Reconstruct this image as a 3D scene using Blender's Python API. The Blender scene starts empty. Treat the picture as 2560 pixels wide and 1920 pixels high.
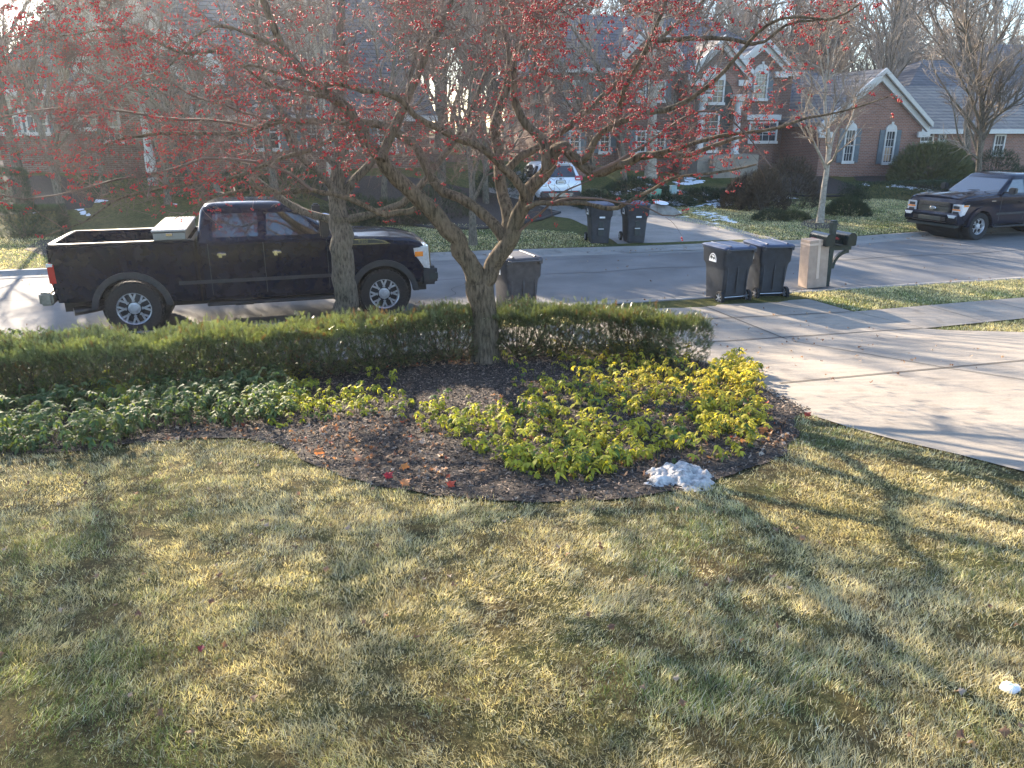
import bpy, bmesh, math, random
import numpy as np
from mathutils import Vector, Matrix, Euler
R = math.radians
# ---------------- camera, sky, sun, exposure ----------------
CAM_H = 3.4; PITCH = R(18.6); FPX = 1923.0
SC = bpy.context.scene
cam_d = bpy.data.cameras.new('camera'); cam = bpy.data.objects.new('camera', cam_d); SC.collection.objects.link(cam)
cam.location = (0, 0, CAM_H); cam.rotation_euler = (math.pi/2 - PITCH, 0, 0)
cam_d.sensor_width = 36; cam_d.lens = 36*FPX/2560; cam_d.clip_start = .05; cam_d.clip_end = 2000
SC.camera = cam
SUN_AZ = R(-34); SUN_EL = R(22)      # azimuth from +Y, negative = left
w = bpy.data.worlds.new('World'); SC.world = w; w.use_nodes = True
nt = w.node_tree; bg = nt.nodes['Background']; sky = nt.nodes.new('ShaderNodeTexSky')
sky.sky_type = 'NISHITA'; sky.sun_disc = False; sky.sun_elevation = SUN_EL; sky.sun_rotation = SUN_AZ
sky.air_density = 1.0; sky.dust_density = .6; sky.ozone_density = 2.0
tn_ = nt.nodes.new('ShaderNodeMix'); tn_.data_type = 'RGBA'; tn_.blend_type = 'MULTIPLY'; tn_.inputs[0].default_value = 1; tn_.inputs[7].default_value = (.95, .98, 1.03, 1)
nt.links.new(sky.outputs[0], tn_.inputs[6]); nt.links.new(tn_.outputs[2], bg.inputs[0]); bg.inputs[1].default_value = .115
sd = bpy.data.lights.new('sun', 'SUN'); sd.energy = 5; sd.angle = R(.5); sd.color = (1, .85, .66)
so = bpy.data.objects.new('sun', sd); SC.collection.objects.link(so)
sdir = Vector((math.sin(SUN_AZ)*math.cos(SUN_EL), math.cos(SUN_AZ)*math.cos(SUN_EL), math.sin(SUN_EL)))
so.rotation_euler = sdir.to_track_quat('Z', 'Y').to_euler(); so.location = sdir*60
vs = SC.view_settings; vs.view_transform = 'Standard'; vs.look = 'None'; vs.gamma = 1; vs.exposure = 2.2
SC.cycles.max_bounces = 6; SC.cycles.transparent_max_bounces = 6
# ---------------- frame of the street: s across it (away from camera), t along it ----------------
AL = R(15); CA, SA = math.cos(AL), math.sin(AL)
def st(x, y): return -SA*x + CA*y, CA*x + SA*y
def xy(s, t): return -SA*s + CA*t, CA*s + SA*t
NC = 13.75                                        # near curb
def FS(t): return np.interp(t, [-60, 5, 10, 15, 21, 60], [20.9, 20.75, 20.4, 20.3, 21.2, 21.4])   # back of the far curb
def SW(t): return np.interp(t, [-60, 0, 5, 10, 13, 20, 60], [11.05, 11.05, 10.8, 10.42, 10.6, 10.75, 10.8])   # near edge of the pavement
def sm(a, b, v):
    u = np.clip((v-a)/(b-a), 0, 1); return u*u*(3-2*u)
CRAB = [0., 0.]
def hsh(ix, iy, k):
    v = np.sin(ix*127.1 + iy*311.7 + k*74.7)*43758.5453; return v-np.floor(v)
def vn(x, y, k=0):
    x = np.asarray(x, float); y = np.asarray(y, float)
    ix = np.floor(x); iy = np.floor(y); fx = x-ix; fy = y-iy; fx = fx*fx*(3-2*fx); fy = fy*fy*(3-2*fy)
    a = hsh(ix, iy, k); b = hsh(ix+1, iy, k); c = hsh(ix, iy+1, k); d = hsh(ix+1, iy+1, k)
    return a+(b-a)*fx+(c-a)*fy+(a-b-c+d)*fx*fy
def fbm(x, y, k=0, o=3): return sum(vn(x*2**i, y*2**i, k+i*7)*.5**i for i in range(o))/sum(.5**i for i in range(o))
def Z(x, y):
    x = np.asarray(x, float); y = np.asarray(y, float); s, t = st(x, y)
    near = .12 + .125*np.clip(10.3-s, 0, 13.5)
    near = near + .10*np.exp(-((x-CRAB[0])**2+(y-CRAB[1])**2)/1.7**2)
    near = near + (fbm(x*1.3, y*1.3, 3)-.5)*.05*sm(10.3, 9.3, s)*sm(5.4, 4.6, t)
    f = FS(t); k = s-f
    far = .1 + .011*np.clip(k, 0, 11) + .03*np.clip(k-11, 0, 50)
    far = far + sm(8.5, 16, k)*(1.15*sm(19, 13, t) + .55*sm(13, 19, t))
    far = far + (fbm(x*.5, y*.5, 9)-.5)*.1*sm(.6, 3, k)
    z = np.where(s < NC, near, np.where(k < .2, 0., far))
    return z
def ray(px, py):
    x = (px-1280)/FPX; u = -(py-960)/FPX; c, s_ = math.cos(PITCH), math.sin(PITCH)
    return x, c+u*s_, -s_+u*c
def G(px, py, h=0):                               # ground point seen at a place in the photo
    d = ray(px, py); z = .2
    if d[2] > -.012: d = (d[0], d[1], -.012)
    for _ in range(40):
        k = (z+h-CAM_H)/d[2]; z = .6*z+.4*float(Z(d[0]*k, d[1]*k))
    return d[0]*k, d[1]*k
def P(px, py, Y):                                 # point at depth Y on that line of sight
    d = ray(px, py); k = Y/d[1]; return (d[0]*k, Y, CAM_H+d[2]*k)
_c = G(1212, 908); CRAB[0], CRAB[1] = _c; _c = G(1212, 908); CRAB[0], CRAB[1] = _c
# ---------------- object helpers ----------------
COL = SC.collection
def link(o, parent=None):
    COL.objects.link(o)
    if parent is not None: o.parent = parent
    return o
def tag(o, label=None, cat=None, group=None, kind=None):
    if label: o['label'] = label
    if cat: o['category'] = cat
    if group: o['group'] = group
    if kind: o['kind'] = kind
    return o
def thing(name, label, cat, loc=(0, 0, 0), rz=0, group=None):
    o = bpy.data.objects.new(name, None); o.empty_display_size = .3; link(o); o.location = loc; o.rotation_euler = (0, 0, rz)
    return tag(o, label, cat, group)
def copy_tree(o, parent=None):
    c = o.copy(); COL.objects.link(c); c.parent = parent
    for ch in list(o.children): copy_tree(ch, c)
    return c
def npmesh(name, V, F, mat, parent=None, col=None, smooth=False, nrm=None):
    V = np.ascontiguousarray(V, dtype=np.float32); F = np.ascontiguousarray(F, dtype=np.int32)
    me = bpy.data.meshes.new(name); n, k = F.shape
    me.vertices.add(len(V)); me.vertices.foreach_set('co', V.ravel())
    me.loops.add(n*k); me.loops.foreach_set('vertex_index', F.ravel())
    me.polygons.add(n); me.polygons.foreach_set('loop_start', np.arange(n, dtype=np.int32)*k)
    try: me.polygons.foreach_set('loop_total', np.full(n, k, dtype=np.int32))
    except Exception: pass
    if smooth: me.polygons.foreach_set('use_smooth', np.ones(n, dtype=bool))
    if col is not None:
        a = me.color_attributes.new('col', 'FLOAT_COLOR', 'POINT')
        c4 = np.ones((len(V), 4), dtype=np.float32); c4[:, :3] = col; a.data.foreach_set('color', c4.ravel())
    me.update(calc_edges=True); me.materials.append(mat)
    o = bpy.data.objects.new(name, me); return link(o, parent)
def obj(name, bm, mats, parent=None, smooth=False, loc=None):
    me = bpy.data.meshes.new(name); bm.normal_update(); bm.to_mesh(me); bm.free()
    for m in (mats if isinstance(mats, (list, tuple)) else [mats]): me.materials.append(m)
    o = bpy.data.objects.new(name, me)
    if smooth:
        me.polygons.foreach_set('use_smooth', [True]*len(me.polygons))
        try: me.set_sharp_from_angle(angle=R(35 if smooth is True else smooth))
        except Exception: pass
    if loc: o.location = loc
    return link(o, parent)
def box(bm, x0, x1, y0, y1, z0, z1, bev=0, M=None, segs=1):
    vs_ = [bm.verts.new((x, y, z)) for x in (x0, x1) for y in (y0, y1) for z in (z0, z1)]
    fs = [bm.faces.new([vs_[i] for i in q]) for q in ((0, 1, 3, 2), (4, 6, 7, 5), (0, 4, 5, 1), (2, 3, 7, 6), (0, 2, 6, 4), (1, 5, 7, 3))]
    if bev:
        r = bmesh.ops.bevel(bm, geom=list({e for f in fs for e in f.edges}), offset=bev, segments=segs, affect='EDGES')
        vs_ = list({v for f in r['faces'] for v in f.verts} | {v for v in vs_ if v.is_valid})
    if M is not None:
        for v in vs_: v.co = M @ v.co
    return vs_
def prism(bm, poly, axis, a, b, bev=0, segs=2, M=None):
    """extrude a 2-D outline; axis 'y': outline is (x, z); 'x': (y, z); 'z': (x, y)"""
    def mk(p, d): return {'y': (p[0], d, p[1]), 'x': (d, p[0], p[1]), 'z': (p[0], p[1], d)}[axis]
    A = [bm.verts.new(mk(p, a)) for p in poly]; B = [bm.verts.new(mk(p, b)) for p in poly]; n = len(poly)
    f1 = bm.faces.new(A); f2 = bm.faces.new(B[::-1]); fs = [f1, f2]
    for i in range(n): fs.append(bm.faces.new((A[i], B[i], B[(i+1) % n], A[(i+1) % n])))
    bmesh.ops.recalc_face_normals(bm, faces=fs)
    vv = A+B
    if bev:
        r = bmesh.ops.bevel(bm, geom=list(set(f1.edges) | set(f2.edges)), offset=bev, segments=segs, affect='EDGES')
        vv = list({v for f in r['faces'] for v in f.verts} | {v for v in vv if v.is_valid})
    if M is not None:
        for v in vv: v.co = M @ v.co
    return vv
def loft(bm, rings, closed=True, cap=True):
    rs = [[bm.verts.new(p) for p in r] for r in rings]; n = len(rs[0]); fs = []
    for a, b in zip(rs, rs[1:]):
        for i in range(n if closed else n-1): fs.append(bm.faces.new((a[i], a[(i+1) % n], b[(i+1) % n], b[i])))
    if cap and closed: fs += [bm.faces.new(rs[0][::-1]), bm.faces.new(rs[-1])]
    bmesh.ops.recalc_face_normals(bm, faces=fs); return rs
def lathe(bm, prof, n=24, axis='y', M=None, cap=False):
    rs = []
    for r, h in prof:
        rg = []
        for i in range(n):
            a = 2*math.pi*i/n
            p = {'y': (r*math.cos(a), h, r*math.sin(a)), 'z': (r*math.cos(a), r*math.sin(a), h), 'x': (h, r*math.cos(a), r*math.sin(a))}[axis]
            rg.append(M @ Vector(p) if M is not None else p)
        rs.append(rg)
    return loft(bm, rs, True, cap)
def tube(bm, pts, rad, n=8, cap=True):
    pts = [Vector(p) for p in pts]; rings = []
    if not isinstance(rad, (list, tuple)): rad = [rad]*len(pts)
    for i, p in enumerate(pts):
        d = (pts[min(i+1, len(pts)-1)]-pts[max(i-1, 0)]).normalized()
        u = d.cross(Vector((0, 0, 1))) if abs(d.z) < .9 else d.cross(Vector((1, 0, 0))); u.normalize(); v = d.cross(u)
        rings.append([p+(u*math.cos(2*math.pi*k/n)+v*math.sin(2*math.pi*k/n))*rad[i] for k in range(n)])
    return loft(bm, rings, True, cap)
def quadpanel(bm, pts, th, nrm):
    nrm = Vector(nrm).normalized(); A = [bm.verts.new(Vector(p)) for p in pts]; B = [bm.verts.new(Vector(p)+nrm*th) for p in pts]; n = len(pts)
    fs = [bm.faces.new(A), bm.faces.new(B[::-1])]+[bm.faces.new((A[i], B[i], B[(i+1) % n], A[(i+1) % n])) for i in range(n)]
    bmesh.ops.recalc_face_normals(bm, faces=fs)
def cut(o, bms):
    """carve openings out of a mesh with other solids, result baked into the mesh"""
    tmp = []
    for bm in bms:
        me = bpy.data.meshes.new('cutter'); bm.normal_update(); bm.to_mesh(me); bm.free()
        c = bpy.data.objects.new('cutter', me); COL.objects.link(c); c.matrix_world = o.matrix_world if not o.parent else Matrix(); tmp.append(c)
    par = o.parent; o.parent = None; old = o.matrix_basis.copy(); o.matrix_basis = Matrix()
    for c in tmp:
        c.matrix_world = Matrix(); m = o.modifiers.new('b', 'BOOLEAN'); m.object = c; m.operation = 'DIFFERENCE'; m.solver = 'EXACT'
    bpy.context.view_layer.update(); dg = bpy.context.evaluated_depsgraph_get()
    me = bpy.data.meshes.new_from_object(o.evaluated_get(dg)); o.modifiers.clear(); o.data = me
    for c in tmp: bpy.data.objects.remove(c)
    o.matrix_basis = old; o.parent = par
    return o
def tubes_np(PT, RD, sides=3):
    """PT (N,K,3) RD (N,K) -> verts, quads"""
    PT = np.asarray(PT, float); RD = np.asarray(RD, float); N, K, _ = PT.shape
    T = np.gradient(PT, axis=1); T /= np.linalg.norm(T, axis=2, keepdims=True)+1e-9
    d = T[:, :1, :]; ref = np.where(np.abs(d[..., 2:3]) < .8, np.array([0, 0, 1.]), np.array([1., 0, 0]))
    U = np.cross(T, np.broadcast_to(ref, T.shape)); U /= np.linalg.norm(U, axis=2, keepdims=True)+1e-9; W = np.cross(T, U)
    a = np.arange(sides)*2*np.pi/sides
    V = PT[:, :, None, :]+RD[:, :, None, None]*(np.cos(a)[:, None]*U[:, :, None, :]+np.sin(a)[:, None]*W[:, :, None, :])
    idx = np.arange(N*K*sides).reshape(N, K, sides); nx = np.roll(idx, -1, axis=2)
    F = np.stack([idx[:, :-1], nx[:, :-1], nx[:, 1:], idx[:, 1:]], -1).reshape(-1, 4)
    return V.reshape(-1, 3), F
def resample(pts, K):
    pts = np.asarray(pts, float); d = np.r_[0, np.cumsum(np.linalg.norm(np.diff(pts, axis=0), axis=1))]
    u = np.linspace(0, d[-1], K); return np.stack([np.interp(u, d, pts[:, i]) for i in range(pts.shape[1])], 1)
def smooth_path(pts, K):
    """Catmull-Rom through the points, then K even samples"""
    p = np.asarray(pts, float); q = np.vstack([2*p[0]-p[1], p, 2*p[-1]-p[-2]]); out = []
    for i in range(1, len(q)-2):
        for u in np.linspace(0, 1, 8, endpoint=False):
            out.append(.5*((2*q[i])+(-q[i-1]+q[i+1])*u+(2*q[i-1]-5*q[i]+4*q[i+1]-q[i+2])*u*u+(-q[i-1]+3*q[i]-3*q[i+1]+q[i+2])*u**3))
    out.append(p[-1]); return resample(out, K)
def inpoly(x, y, poly):
    x = np.asarray(x); y = np.asarray(y); r = np.zeros(x.shape, bool); n = len(poly)
    for i in range(n):
        x0, y0 = poly[i]; x1, y1 = poly[(i+1) % n]
        c = ((y0 > y) != (y1 > y)) & (x < (x1-x0)*(y-y0)/((y1-y0) if y1 != y0 else 1e-9)+x0); r ^= c
    return r
# ---------------- materials ----------------
def nmat(name):
    m = bpy.data.materials.new(name); m.use_nodes = True; t = m.node_tree; return m, t, t.nodes['Principled BSDF']
def N(t, typ, **k):
    n = t.nodes.new(typ)
    for a, b in k.items():
        if hasattr(n, a): setattr(n, a, b)
        else: n.inputs[a].default_value = b
    return n
def coords(t, scale=(1, 1, 1)):
    c = N(t, 'ShaderNodeTexCoord'); m = N(t, 'ShaderNodeMapping'); m.inputs['Scale'].default_value = scale
    t.links.new(c.outputs['Object'], m.inputs[0]); return m.outputs[0]
def noise(t, vec, sc, det=4, rough=.6):
    n = N(t, 'ShaderNodeTexNoise'); n.inputs['Scale'].default_value = sc; n.inputs['Detail'].default_value = det; n.inputs['Roughness'].default_value = rough
    t.links.new(vec, n.inputs['Vector']); return n.outputs['Fac']
def ramp(t, fac, stops):
    r = N(t, 'ShaderNodeValToRGB'); e = r.color_ramp.elements
    while len(e) < len(stops): e.new(.5)
    for el, (p, c) in zip(e, stops): el.position = p; el.color = (*c, 1)
    t.links.new(fac, r.inputs[0]); return r.outputs[0]
def mixc(t, f, a, b, typ='MIX'):
    m = N(t, 'ShaderNodeMix'); m.data_type = 'RGBA'; m.blend_type = typ
    for i, v in ((0, f), (6, a), (7, b)):
        if isinstance(v, (int, float)): m.inputs[i].default_value = v
        elif isinstance(v, tuple): m.inputs[i].default_value = (*v, 1)
        else: t.links.new(v, m.inputs[i])
    return m.outputs[2]
def bump(t, bs, h, st_=.3, dist=.02):
    b = N(t, 'ShaderNodeBump'); b.inputs['Strength'].default_value = st_; b.inputs['Distance'].default_value = dist
    t.links.new(h, b.inputs['Height']); t.links.new(b.outputs[0], bs.inputs['Normal']); return b
def pm(name, c, rough=.6, metal=0, var=.12, sc=6, bmp=0, bsc=60, bd=.01, coat=0, spec=None):
    m, t, b = nmat(name); v = coords(t); f = noise(t, v, sc)
    lo = tuple(x*(1-var*1.6) for x in c); hi = tuple(min(1, x*(1+var*1.6)) for x in c)
    t.links.new(ramp(t, f, [(.3, lo), (.7, hi)]), b.inputs['Base Color'])
    b.inputs['Roughness'].default_value = rough; b.inputs['Metallic'].default_value = metal
    if coat: b.inputs['Coat Weight'].default_value = coat; b.inputs['Coat Roughness'].default_value = .04
    if spec is not None: b.inputs['Specular IOR Level'].default_value = spec
    if bmp: bump(t, b, noise(t, v, bsc, 5), bmp, bd)
    return m
def attrmat(name, rough=.6, trans=0., tint=(1, 1, 1), spec=.5):
    m, t, b = nmat(name); a = N(t, 'ShaderNodeAttribute'); a.attribute_name = 'col'
    t.links.new(a.outputs['Color'], b.inputs['Base Color']); b.inputs['Roughness'].default_value = rough
    b.inputs['Specular IOR Level'].default_value = spec
    if trans:
        tr = N(t, 'ShaderNodeBsdfTranslucent'); t.links.new(mixc(t, 1., a.outputs['Color'], tint, 'MULTIPLY'), tr.inputs[0])
        ad = N(t, 'ShaderNodeMixShader'); ad.inputs[0].default_value = trans
        t.links.new(b.outputs[0], ad.inputs[1]); t.links.new(tr.outputs[0], ad.inputs[2])
        t.links.new(ad.outputs[0], t.nodes['Material Output'].inputs[0])
    return m
def brickmat(name, c1, c2, mortar, sc=1.):
    m, t, b = nmat(name); c = N(t, 'ShaderNodeTexCoord'); sp = N(t, 'ShaderNodeSeparateXYZ'); t.links.new(c.outputs['Object'], sp.inputs[0])
    ad = N(t, 'ShaderNodeMath'); ad.operation = 'ADD'; t.links.new(sp.outputs[0], ad.inputs[0]); t.links.new(sp.outputs[1], ad.inputs[1])
    cb = N(t, 'ShaderNodeCombineXYZ'); t.links.new(ad.outputs[0], cb.inputs[0]); t.links.new(sp.outputs[2], cb.inputs[1])
    k = N(t, 'ShaderNodeTexBrick'); t.links.new(cb.outputs[0], k.inputs[0]); k.inputs['Scale'].default_value = 1
    k.inputs['Brick Width'].default_value = .23*sc; k.inputs['Row Height'].default_value = .08*sc; k.inputs['Mortar Size'].default_value = .008*sc
    k.inputs['Color1'].default_value = (*c1, 1); k.inputs['Color2'].default_value = (*c2, 1); k.inputs['Mortar'].default_value = (*mortar, 1); k.inputs['Bias'].default_value = -.1
    f = noise(t, c.outputs['Object'], .9, 5)
    t.links.new(mixc(t, .35, k.outputs[0], ramp(t, f, [(.3, (.35, .35, .35)), (.7, (1., .95, .9))]), 'MULTIPLY'), b.inputs['Base Color'])
    b.inputs['Roughness'].default_value = .85; bump(t, b, k.outputs['Fac'], -.3, .01); return m
def barkmat(name, c, sc):
    m, t, b = nmat(name); v = coords(t, (1, 1, .22)); a = noise(t, v, sc*1.6, 6, .7); g = noise(t, coords(t), 2.2, 4)
    k = ramp(t, a, [(.36, tuple(x*.32 for x in c)), (.5, c), (.68, tuple(min(1, x*1.55) for x in c))])
    t.links.new(mixc(t, 1., k, ramp(t, g, [(.3, (.75, .8, .72)), (.7, (1.15, 1.1, 1.05))]), 'MULTIPLY'), b.inputs['Base Color']); b.inputs['Roughness'].default_value = .95; b.inputs['Specular IOR Level'].default_value = .2
    bump(t, b, a, 1., .035); return m
M_ = {}
M_['brick'] = brickmat('brick', (.19, .088, .062), (.125, .064, .048), (.26, .23, .2))
M_['brick2'] = brickmat('orange brick', (.30, .135, .088), (.21, .095, .065), (.32, .28, .25))
M_['shingle'] = brickmat('grey shingles', (.155, .15, .16), (.095, .095, .105), (.05, .05, .055), 2.2)
M_['shingle2'] = brickmat('weathered shingles', (.30, .255, .215), (.22, .19, .165), (.1, .09, .09), 2.2)
M_['trim'] = pm('white trim', (.56, .54, .51), .55, var=.05)
M_['shutter'] = pm('blue grey shutter', (.11, .14, .16), .6)
M_['glass'] = pm('window glass', (.035, .045, .055), .06, var=.3, sc=1.5, spec=.8)
M_['curtain'] = pm('tan curtain', (.5, .33, .2), .8)  # plain tan cloth colour
M_['asphalt'] = pm('asphalt', (.150, .142, .134), .9, var=.16, sc=.7, bmp=.6, bsc=160, bd=.006)
M_['paint'] = pm('black car paint', (.004, .008, .020), .11, var=.1, coat=.22, spec=.28)
M_['navy'] = pm('dark blue car paint', (.004, .007, .018), .07, var=.1, coat=.3, spec=.3)
M_['blackplas'] = pm('black plastic', (.022, .023, .026), .55, var=.25, bmp=.1)
M_['tyre'] = pm('tyre rubber', (.018, .018, .019), .85, var=.3, sc=30, bmp=.4, bsc=90)
M_['chrome'] = pm('chrome', (.72, .73, .75), .12, 1, var=.05)
M_['alloy'] = pm('machined alloy', (.58, .58, .6), .36, .6, var=.1, sc=20)
M_['darkalloy'] = pm('dark alloy', (.05, .05, .055), .4, .6)
M_['carglass'] = pm('tinted car glass', (.010, .014, .016), .03, var=.2, spec=.9, coat=1)
M_['lens'] = pm('clear lamp lens', (.72, .74, .78), .12, .35, var=.12, sc=25, coat=1)
M_['amber'] = pm('amber lens', (.8, .25, .03), .2, coat=1)
M_['redlens'] = pm('red lens', (.45, .015, .02), .2, coat=1)
M_['white'] = pm('white car paint', (.72, .74, .78), .3, var=.03, coat=1)
M_['bin'] = pm('charcoal bin plastic', (.032, .036, .043), .5, var=.2, sc=8, bmp=.15, bsc=25)
M_['bin2'] = pm('grey brown bin plastic', (.062, .06, .065), .55, var=.2, sc=8, bmp=.15, bsc=25)
M_['binlid'] = pm('bin lid plastic', (.05, .065, .11), .42, var=.15, sc=8)
M_['decal'] = pm('white decal', (.72, .72, .72), .5, var=.08, sc=40)
M_['ink'] = pm('dark print', (.02, .03, .03), .5)
M_['card'] = pm('cardboard', (.40, .29, .215), .85, var=.1, sc=5)
M_['tape'] = pm('packing tape', (.62, .47, .36), .3, var=.05)
M_['postgreen'] = pm('dark green post paint', (.014, .026, .022), .4, var=.2)
M_['mailbox'] = pm('dark green mailbox metal', (.02, .03, .03), .25, .3, var=.2)
M_['dusty'] = pm('sun faded metal', (.30, .28, .25), .35, .6, var=.2)
M_['redflag'] = pm('red flag', (.42, .05, .05), .5)
M_['bark'] = barkmat('crabapple bark', (.155, .115, .08), 17)
M_['bark2'] = barkmat('grey bark', (.155, .13, .105), 22)
M_['barkpale'] = pm('pale bark', (.33, .28, .22), .9, var=.25, sc=10, bmp=.5, bsc=30, bd=.02)
M_['twig'] = pm('twig bark', (.15, .095, .072), .85, var=.3, sc=3)
M_['twigpale'] = pm('pale twigs', (.27, .2, .14), .8, var=.35, sc=.6)
M_['woodtwig'] = pm('wood twigs', (.25, .205, .165), .85, var=.35, sc=.3)
M_['snow'] = pm('snow', (.80, .82, .86), .6, var=.06, sc=12, bmp=.4, bsc=30)
M_['rock'] = pm('boulder stone', (.24, .22, .19), .9, var=.25, sc=3, bmp=.6, bsc=12, bd=.05)
M_['edging'] = pm('black bed edging', (.02, .02, .02), .7)
M_['box green'] = pm('green utility enclosure', (.20, .40, .28), .6, var=.08)
M_['box pale'] = pm('pale utility enclosure', (.34, .47, .46), .6, var=.08)
M_['alum'] = None
# ---------------- ground ----------------
def groundmat():
    m, t, b = nmat('winter turf'); v = coords(t)
    a = noise(t, v, .35, 5); c = noise(t, v, 9, 6, .75); d = noise(t, coords(t, (1, 1, 1)), 70, 3, .8)
    base = ramp(t, a, [(.3, (.10, .135, .055)), (.5, (.165, .175, .075)), (.68, (.24, .20, .10))])
    fine = ramp(t, c, [(.3, (.35, .4, .3)), (.5, (.9, .95, .85)), (.72, (1.5, 1.4, 1.1))])
    k = mixc(t, .8, mixc(t, 1., base, fine, 'MULTIPLY'), ramp(t, d, [(.35, (.22, .2, .16)), (.65, (1.2, 1.1, .95))]), 'MULTIPLY')
    t.links.new(k, b.inputs['Base Color']); b.inputs['Roughness'].default_value = .95; b.inputs['Specular IOR Level'].default_value = .1
    bump(t, b, d, 1., .06); return m
M_['turf'] = groundmat()
M_['mulch'] = pm('bark mulch', (.045, .032, .024), .95, var=.55, sc=28, bmp=1., bsc=40, bd=.04)
M_['litter'] = pm('leaf litter', (.14, .085, .05), .95, var=.5, sc=9, bmp=1., bsc=30, bd=.04)
def concrete(name, c):
    m, t, b = nmat(name); v = coords(t)
    a = noise(t, v, .8, 6, .7); d = noise(t, coords(t, (.6, 5, 1)), 2.2, 5); e = noise(t, v, 45, 3)
    k = mixc(t, 1., ramp(t, a, [(.3, tuple(x*.78 for x in c)), (.7, tuple(x*1.15 for x in c))]), ramp(t, d, [(.3, (.78, .78, .8)), (.7, (1.08, 1.05, 1))]), 'MULTIPLY')
    t.links.new(mixc(t, .5, k, ramp(t, e, [(.35, (.75, .75, .75)), (.6, (1.1, 1.1, 1.1))]), 'MULTIPLY'), b.inputs['Base Color'])
    b.inputs['Roughness'].default_value = .85; bump(t, b, e, .35, .004)
    sp = noise(t, v, 3.1, 3, .5); lk = [l for l in t.links if l.to_socket == b.inputs['Base Color']][0].from_socket
    t.links.new(mixc(t, 1., lk, ramp(t, sp, [(.0, (.72, .7, .68)), (.33, (.82, .8, .78)), (.4, (1, 1, 1))]), 'MULTIPLY'), b.inputs['Base Color']); return m
M_['concrete'] = concrete('driveway concrete', (.285, .25, .205)); M_['gutter'] = concrete('gutter concrete', (.28, .26, .235))
def strip(name, rows, ts, mat, kind='structure'):
    """rows: list of (s(t), z(s,t)) functions -> one sheet"""
    V = []
    for fs_, fz in rows:
        s = fs_(ts); x, y = xy(s, ts); z = fz(s, ts) if callable(fz) else np.full(len(ts), fz); V.append(np.stack([x, y, z], 1))
    n = len(ts); V = np.concatenate(V); i = np.arange(len(rows)-1)[:, None]*n+np.arange(n-1)[None]; i = i.ravel()
    F = np.stack([i, i+1, i+n+1, i+n], 1); o = npmesh(name, V, F, mat, smooth=True); return tag(o, kind=kind)
tt = np.unique(np.r_[np.linspace(-400, -40, 25), np.linspace(-40, 45, 260), np.linspace(45, 400, 25)])
zf = lambda s, t: Z(*xy(s, t))
c_ = lambda v: (lambda t: np.full(len(t), float(v)))
f_ = lambda k: (lambda t: FS(t)+k)
rows = [(c_(v), zf) for v in np.r_[-120, -60, -30, np.linspace(-8, 13.5, 110)]]+[(c_(13.62), .115), (c_(13.66), -.06), (f_(-.08), -.06), (f_(-.05), .1)]
rows += [(f_(v), zf) for v in np.r_[np.linspace(.25, 24, 70), 30, 40, 60, 90, 150, 400]]
g_ = strip('ground', rows, tt, M_['turf'])
def thatch():
    m, t, b = nmat('thatch and soil'); v = coords(t); a = noise(t, v, 22, 8, .8); c = noise(t, coords(t, (1, 1, 1)), 190, 4, .8); d = noise(t, v, 2.2, 4)
    k = ramp(t, a, [(.32, (.03, .024, .016)), (.5, (.11, .092, .05)), (.68, (.26, .21, .12))])
    k = mixc(t, 1., k, ramp(t, c, [(.35, (.3, .3, .28)), (.65, (1.5, 1.45, 1.3))]), 'MULTIPLY'); k = mixc(t, 1., k, ramp(t, d, [(.35, (.8, 1., .7)), (.65, (1.1, 1., .9))]), 'MULTIPLY')
    t.links.new(k, b.inputs['Base Color']); b.inputs['Roughness'].default_value = .95; b.inputs['Specular IOR Level'].default_value = .1; bump(t, b, c, 1., .02); return m
g_.data.materials.append(thatch()); _co = np.zeros(len(g_.data.polygons)*3); g_.data.polygons.foreach_get('center', _co); _co = _co.reshape(-1, 3)
g_.data.polygons.foreach_set('material_index', (st(_co[:, 0], _co[:, 1])[0] < 10.35).astype(np.int32))
tr = np.linspace(-60, 60, 160)
strip('road', [(c_(13.7), 0), (c_(16), .03), (lambda t: (FS(t)+NC)/2, .05), (f_(-2), .03), (f_(-.1), 0)], tr, M_['asphalt'])
def cross(name, prof, far):
    base = (lambda k: f_(-k)) if far else (lambda k: c_(NC+k))
    return strip(name, [(base(k), z) for k, z in prof], tr, M_['gutter'])
cross('near_curb', [(-.16, -.02), (-.155, .135), (-.05, .13), (.0, .09), (.06, .03), (.12, .016), (.5, .02), (.55, -.02)], False)
cross('far_curb', [(-.02, -.02), (-.015, .125), (.08, .12), (.13, .08), (.2, .03), (.26, .016), (.62, .02), (.68, -.02)], True)
def drape(name, poly, mat, off=.006, step=.5, kind='structure', zfun=None, smooth=True):
    bm = bmesh.new(); bm.faces.new([bm.verts.new((x, y, 0)) for x, y in poly])
    xs = [p[0] for p in poly]; ys = [p[1] for p in poly]
    for lo, hi, ax in ((min(xs), max(xs), 0), (min(ys), max(ys), 1)):
        v = lo+step
        while v < hi-.01:
            co = (v, 0, 0) if ax == 0 else (0, v, 0); no = (1, 0, 0) if ax == 0 else (0, 1, 0)
            bmesh.ops.bisect_plane(bm, geom=bm.verts[:]+bm.edges[:]+bm.faces[:], plane_co=co, plane_no=no); v += step
    bmesh.ops.recalc_face_normals(bm, faces=bm.faces[:])
    P_ = np.array([v.co[:] for v in bm.verts]); zz = (zfun or Z)(P_[:, 0], P_[:, 1])+off
    for v, z in zip(bm.verts, zz): v.co.z = z
    for f in bm.faces:
        if f.normal.z < 0: f.normal_flip()
    return tag(obj(name, bm, mat, smooth=smooth), kind=kind)
ST = lambda *p: [xy(s, t) for s, t in p]
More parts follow.
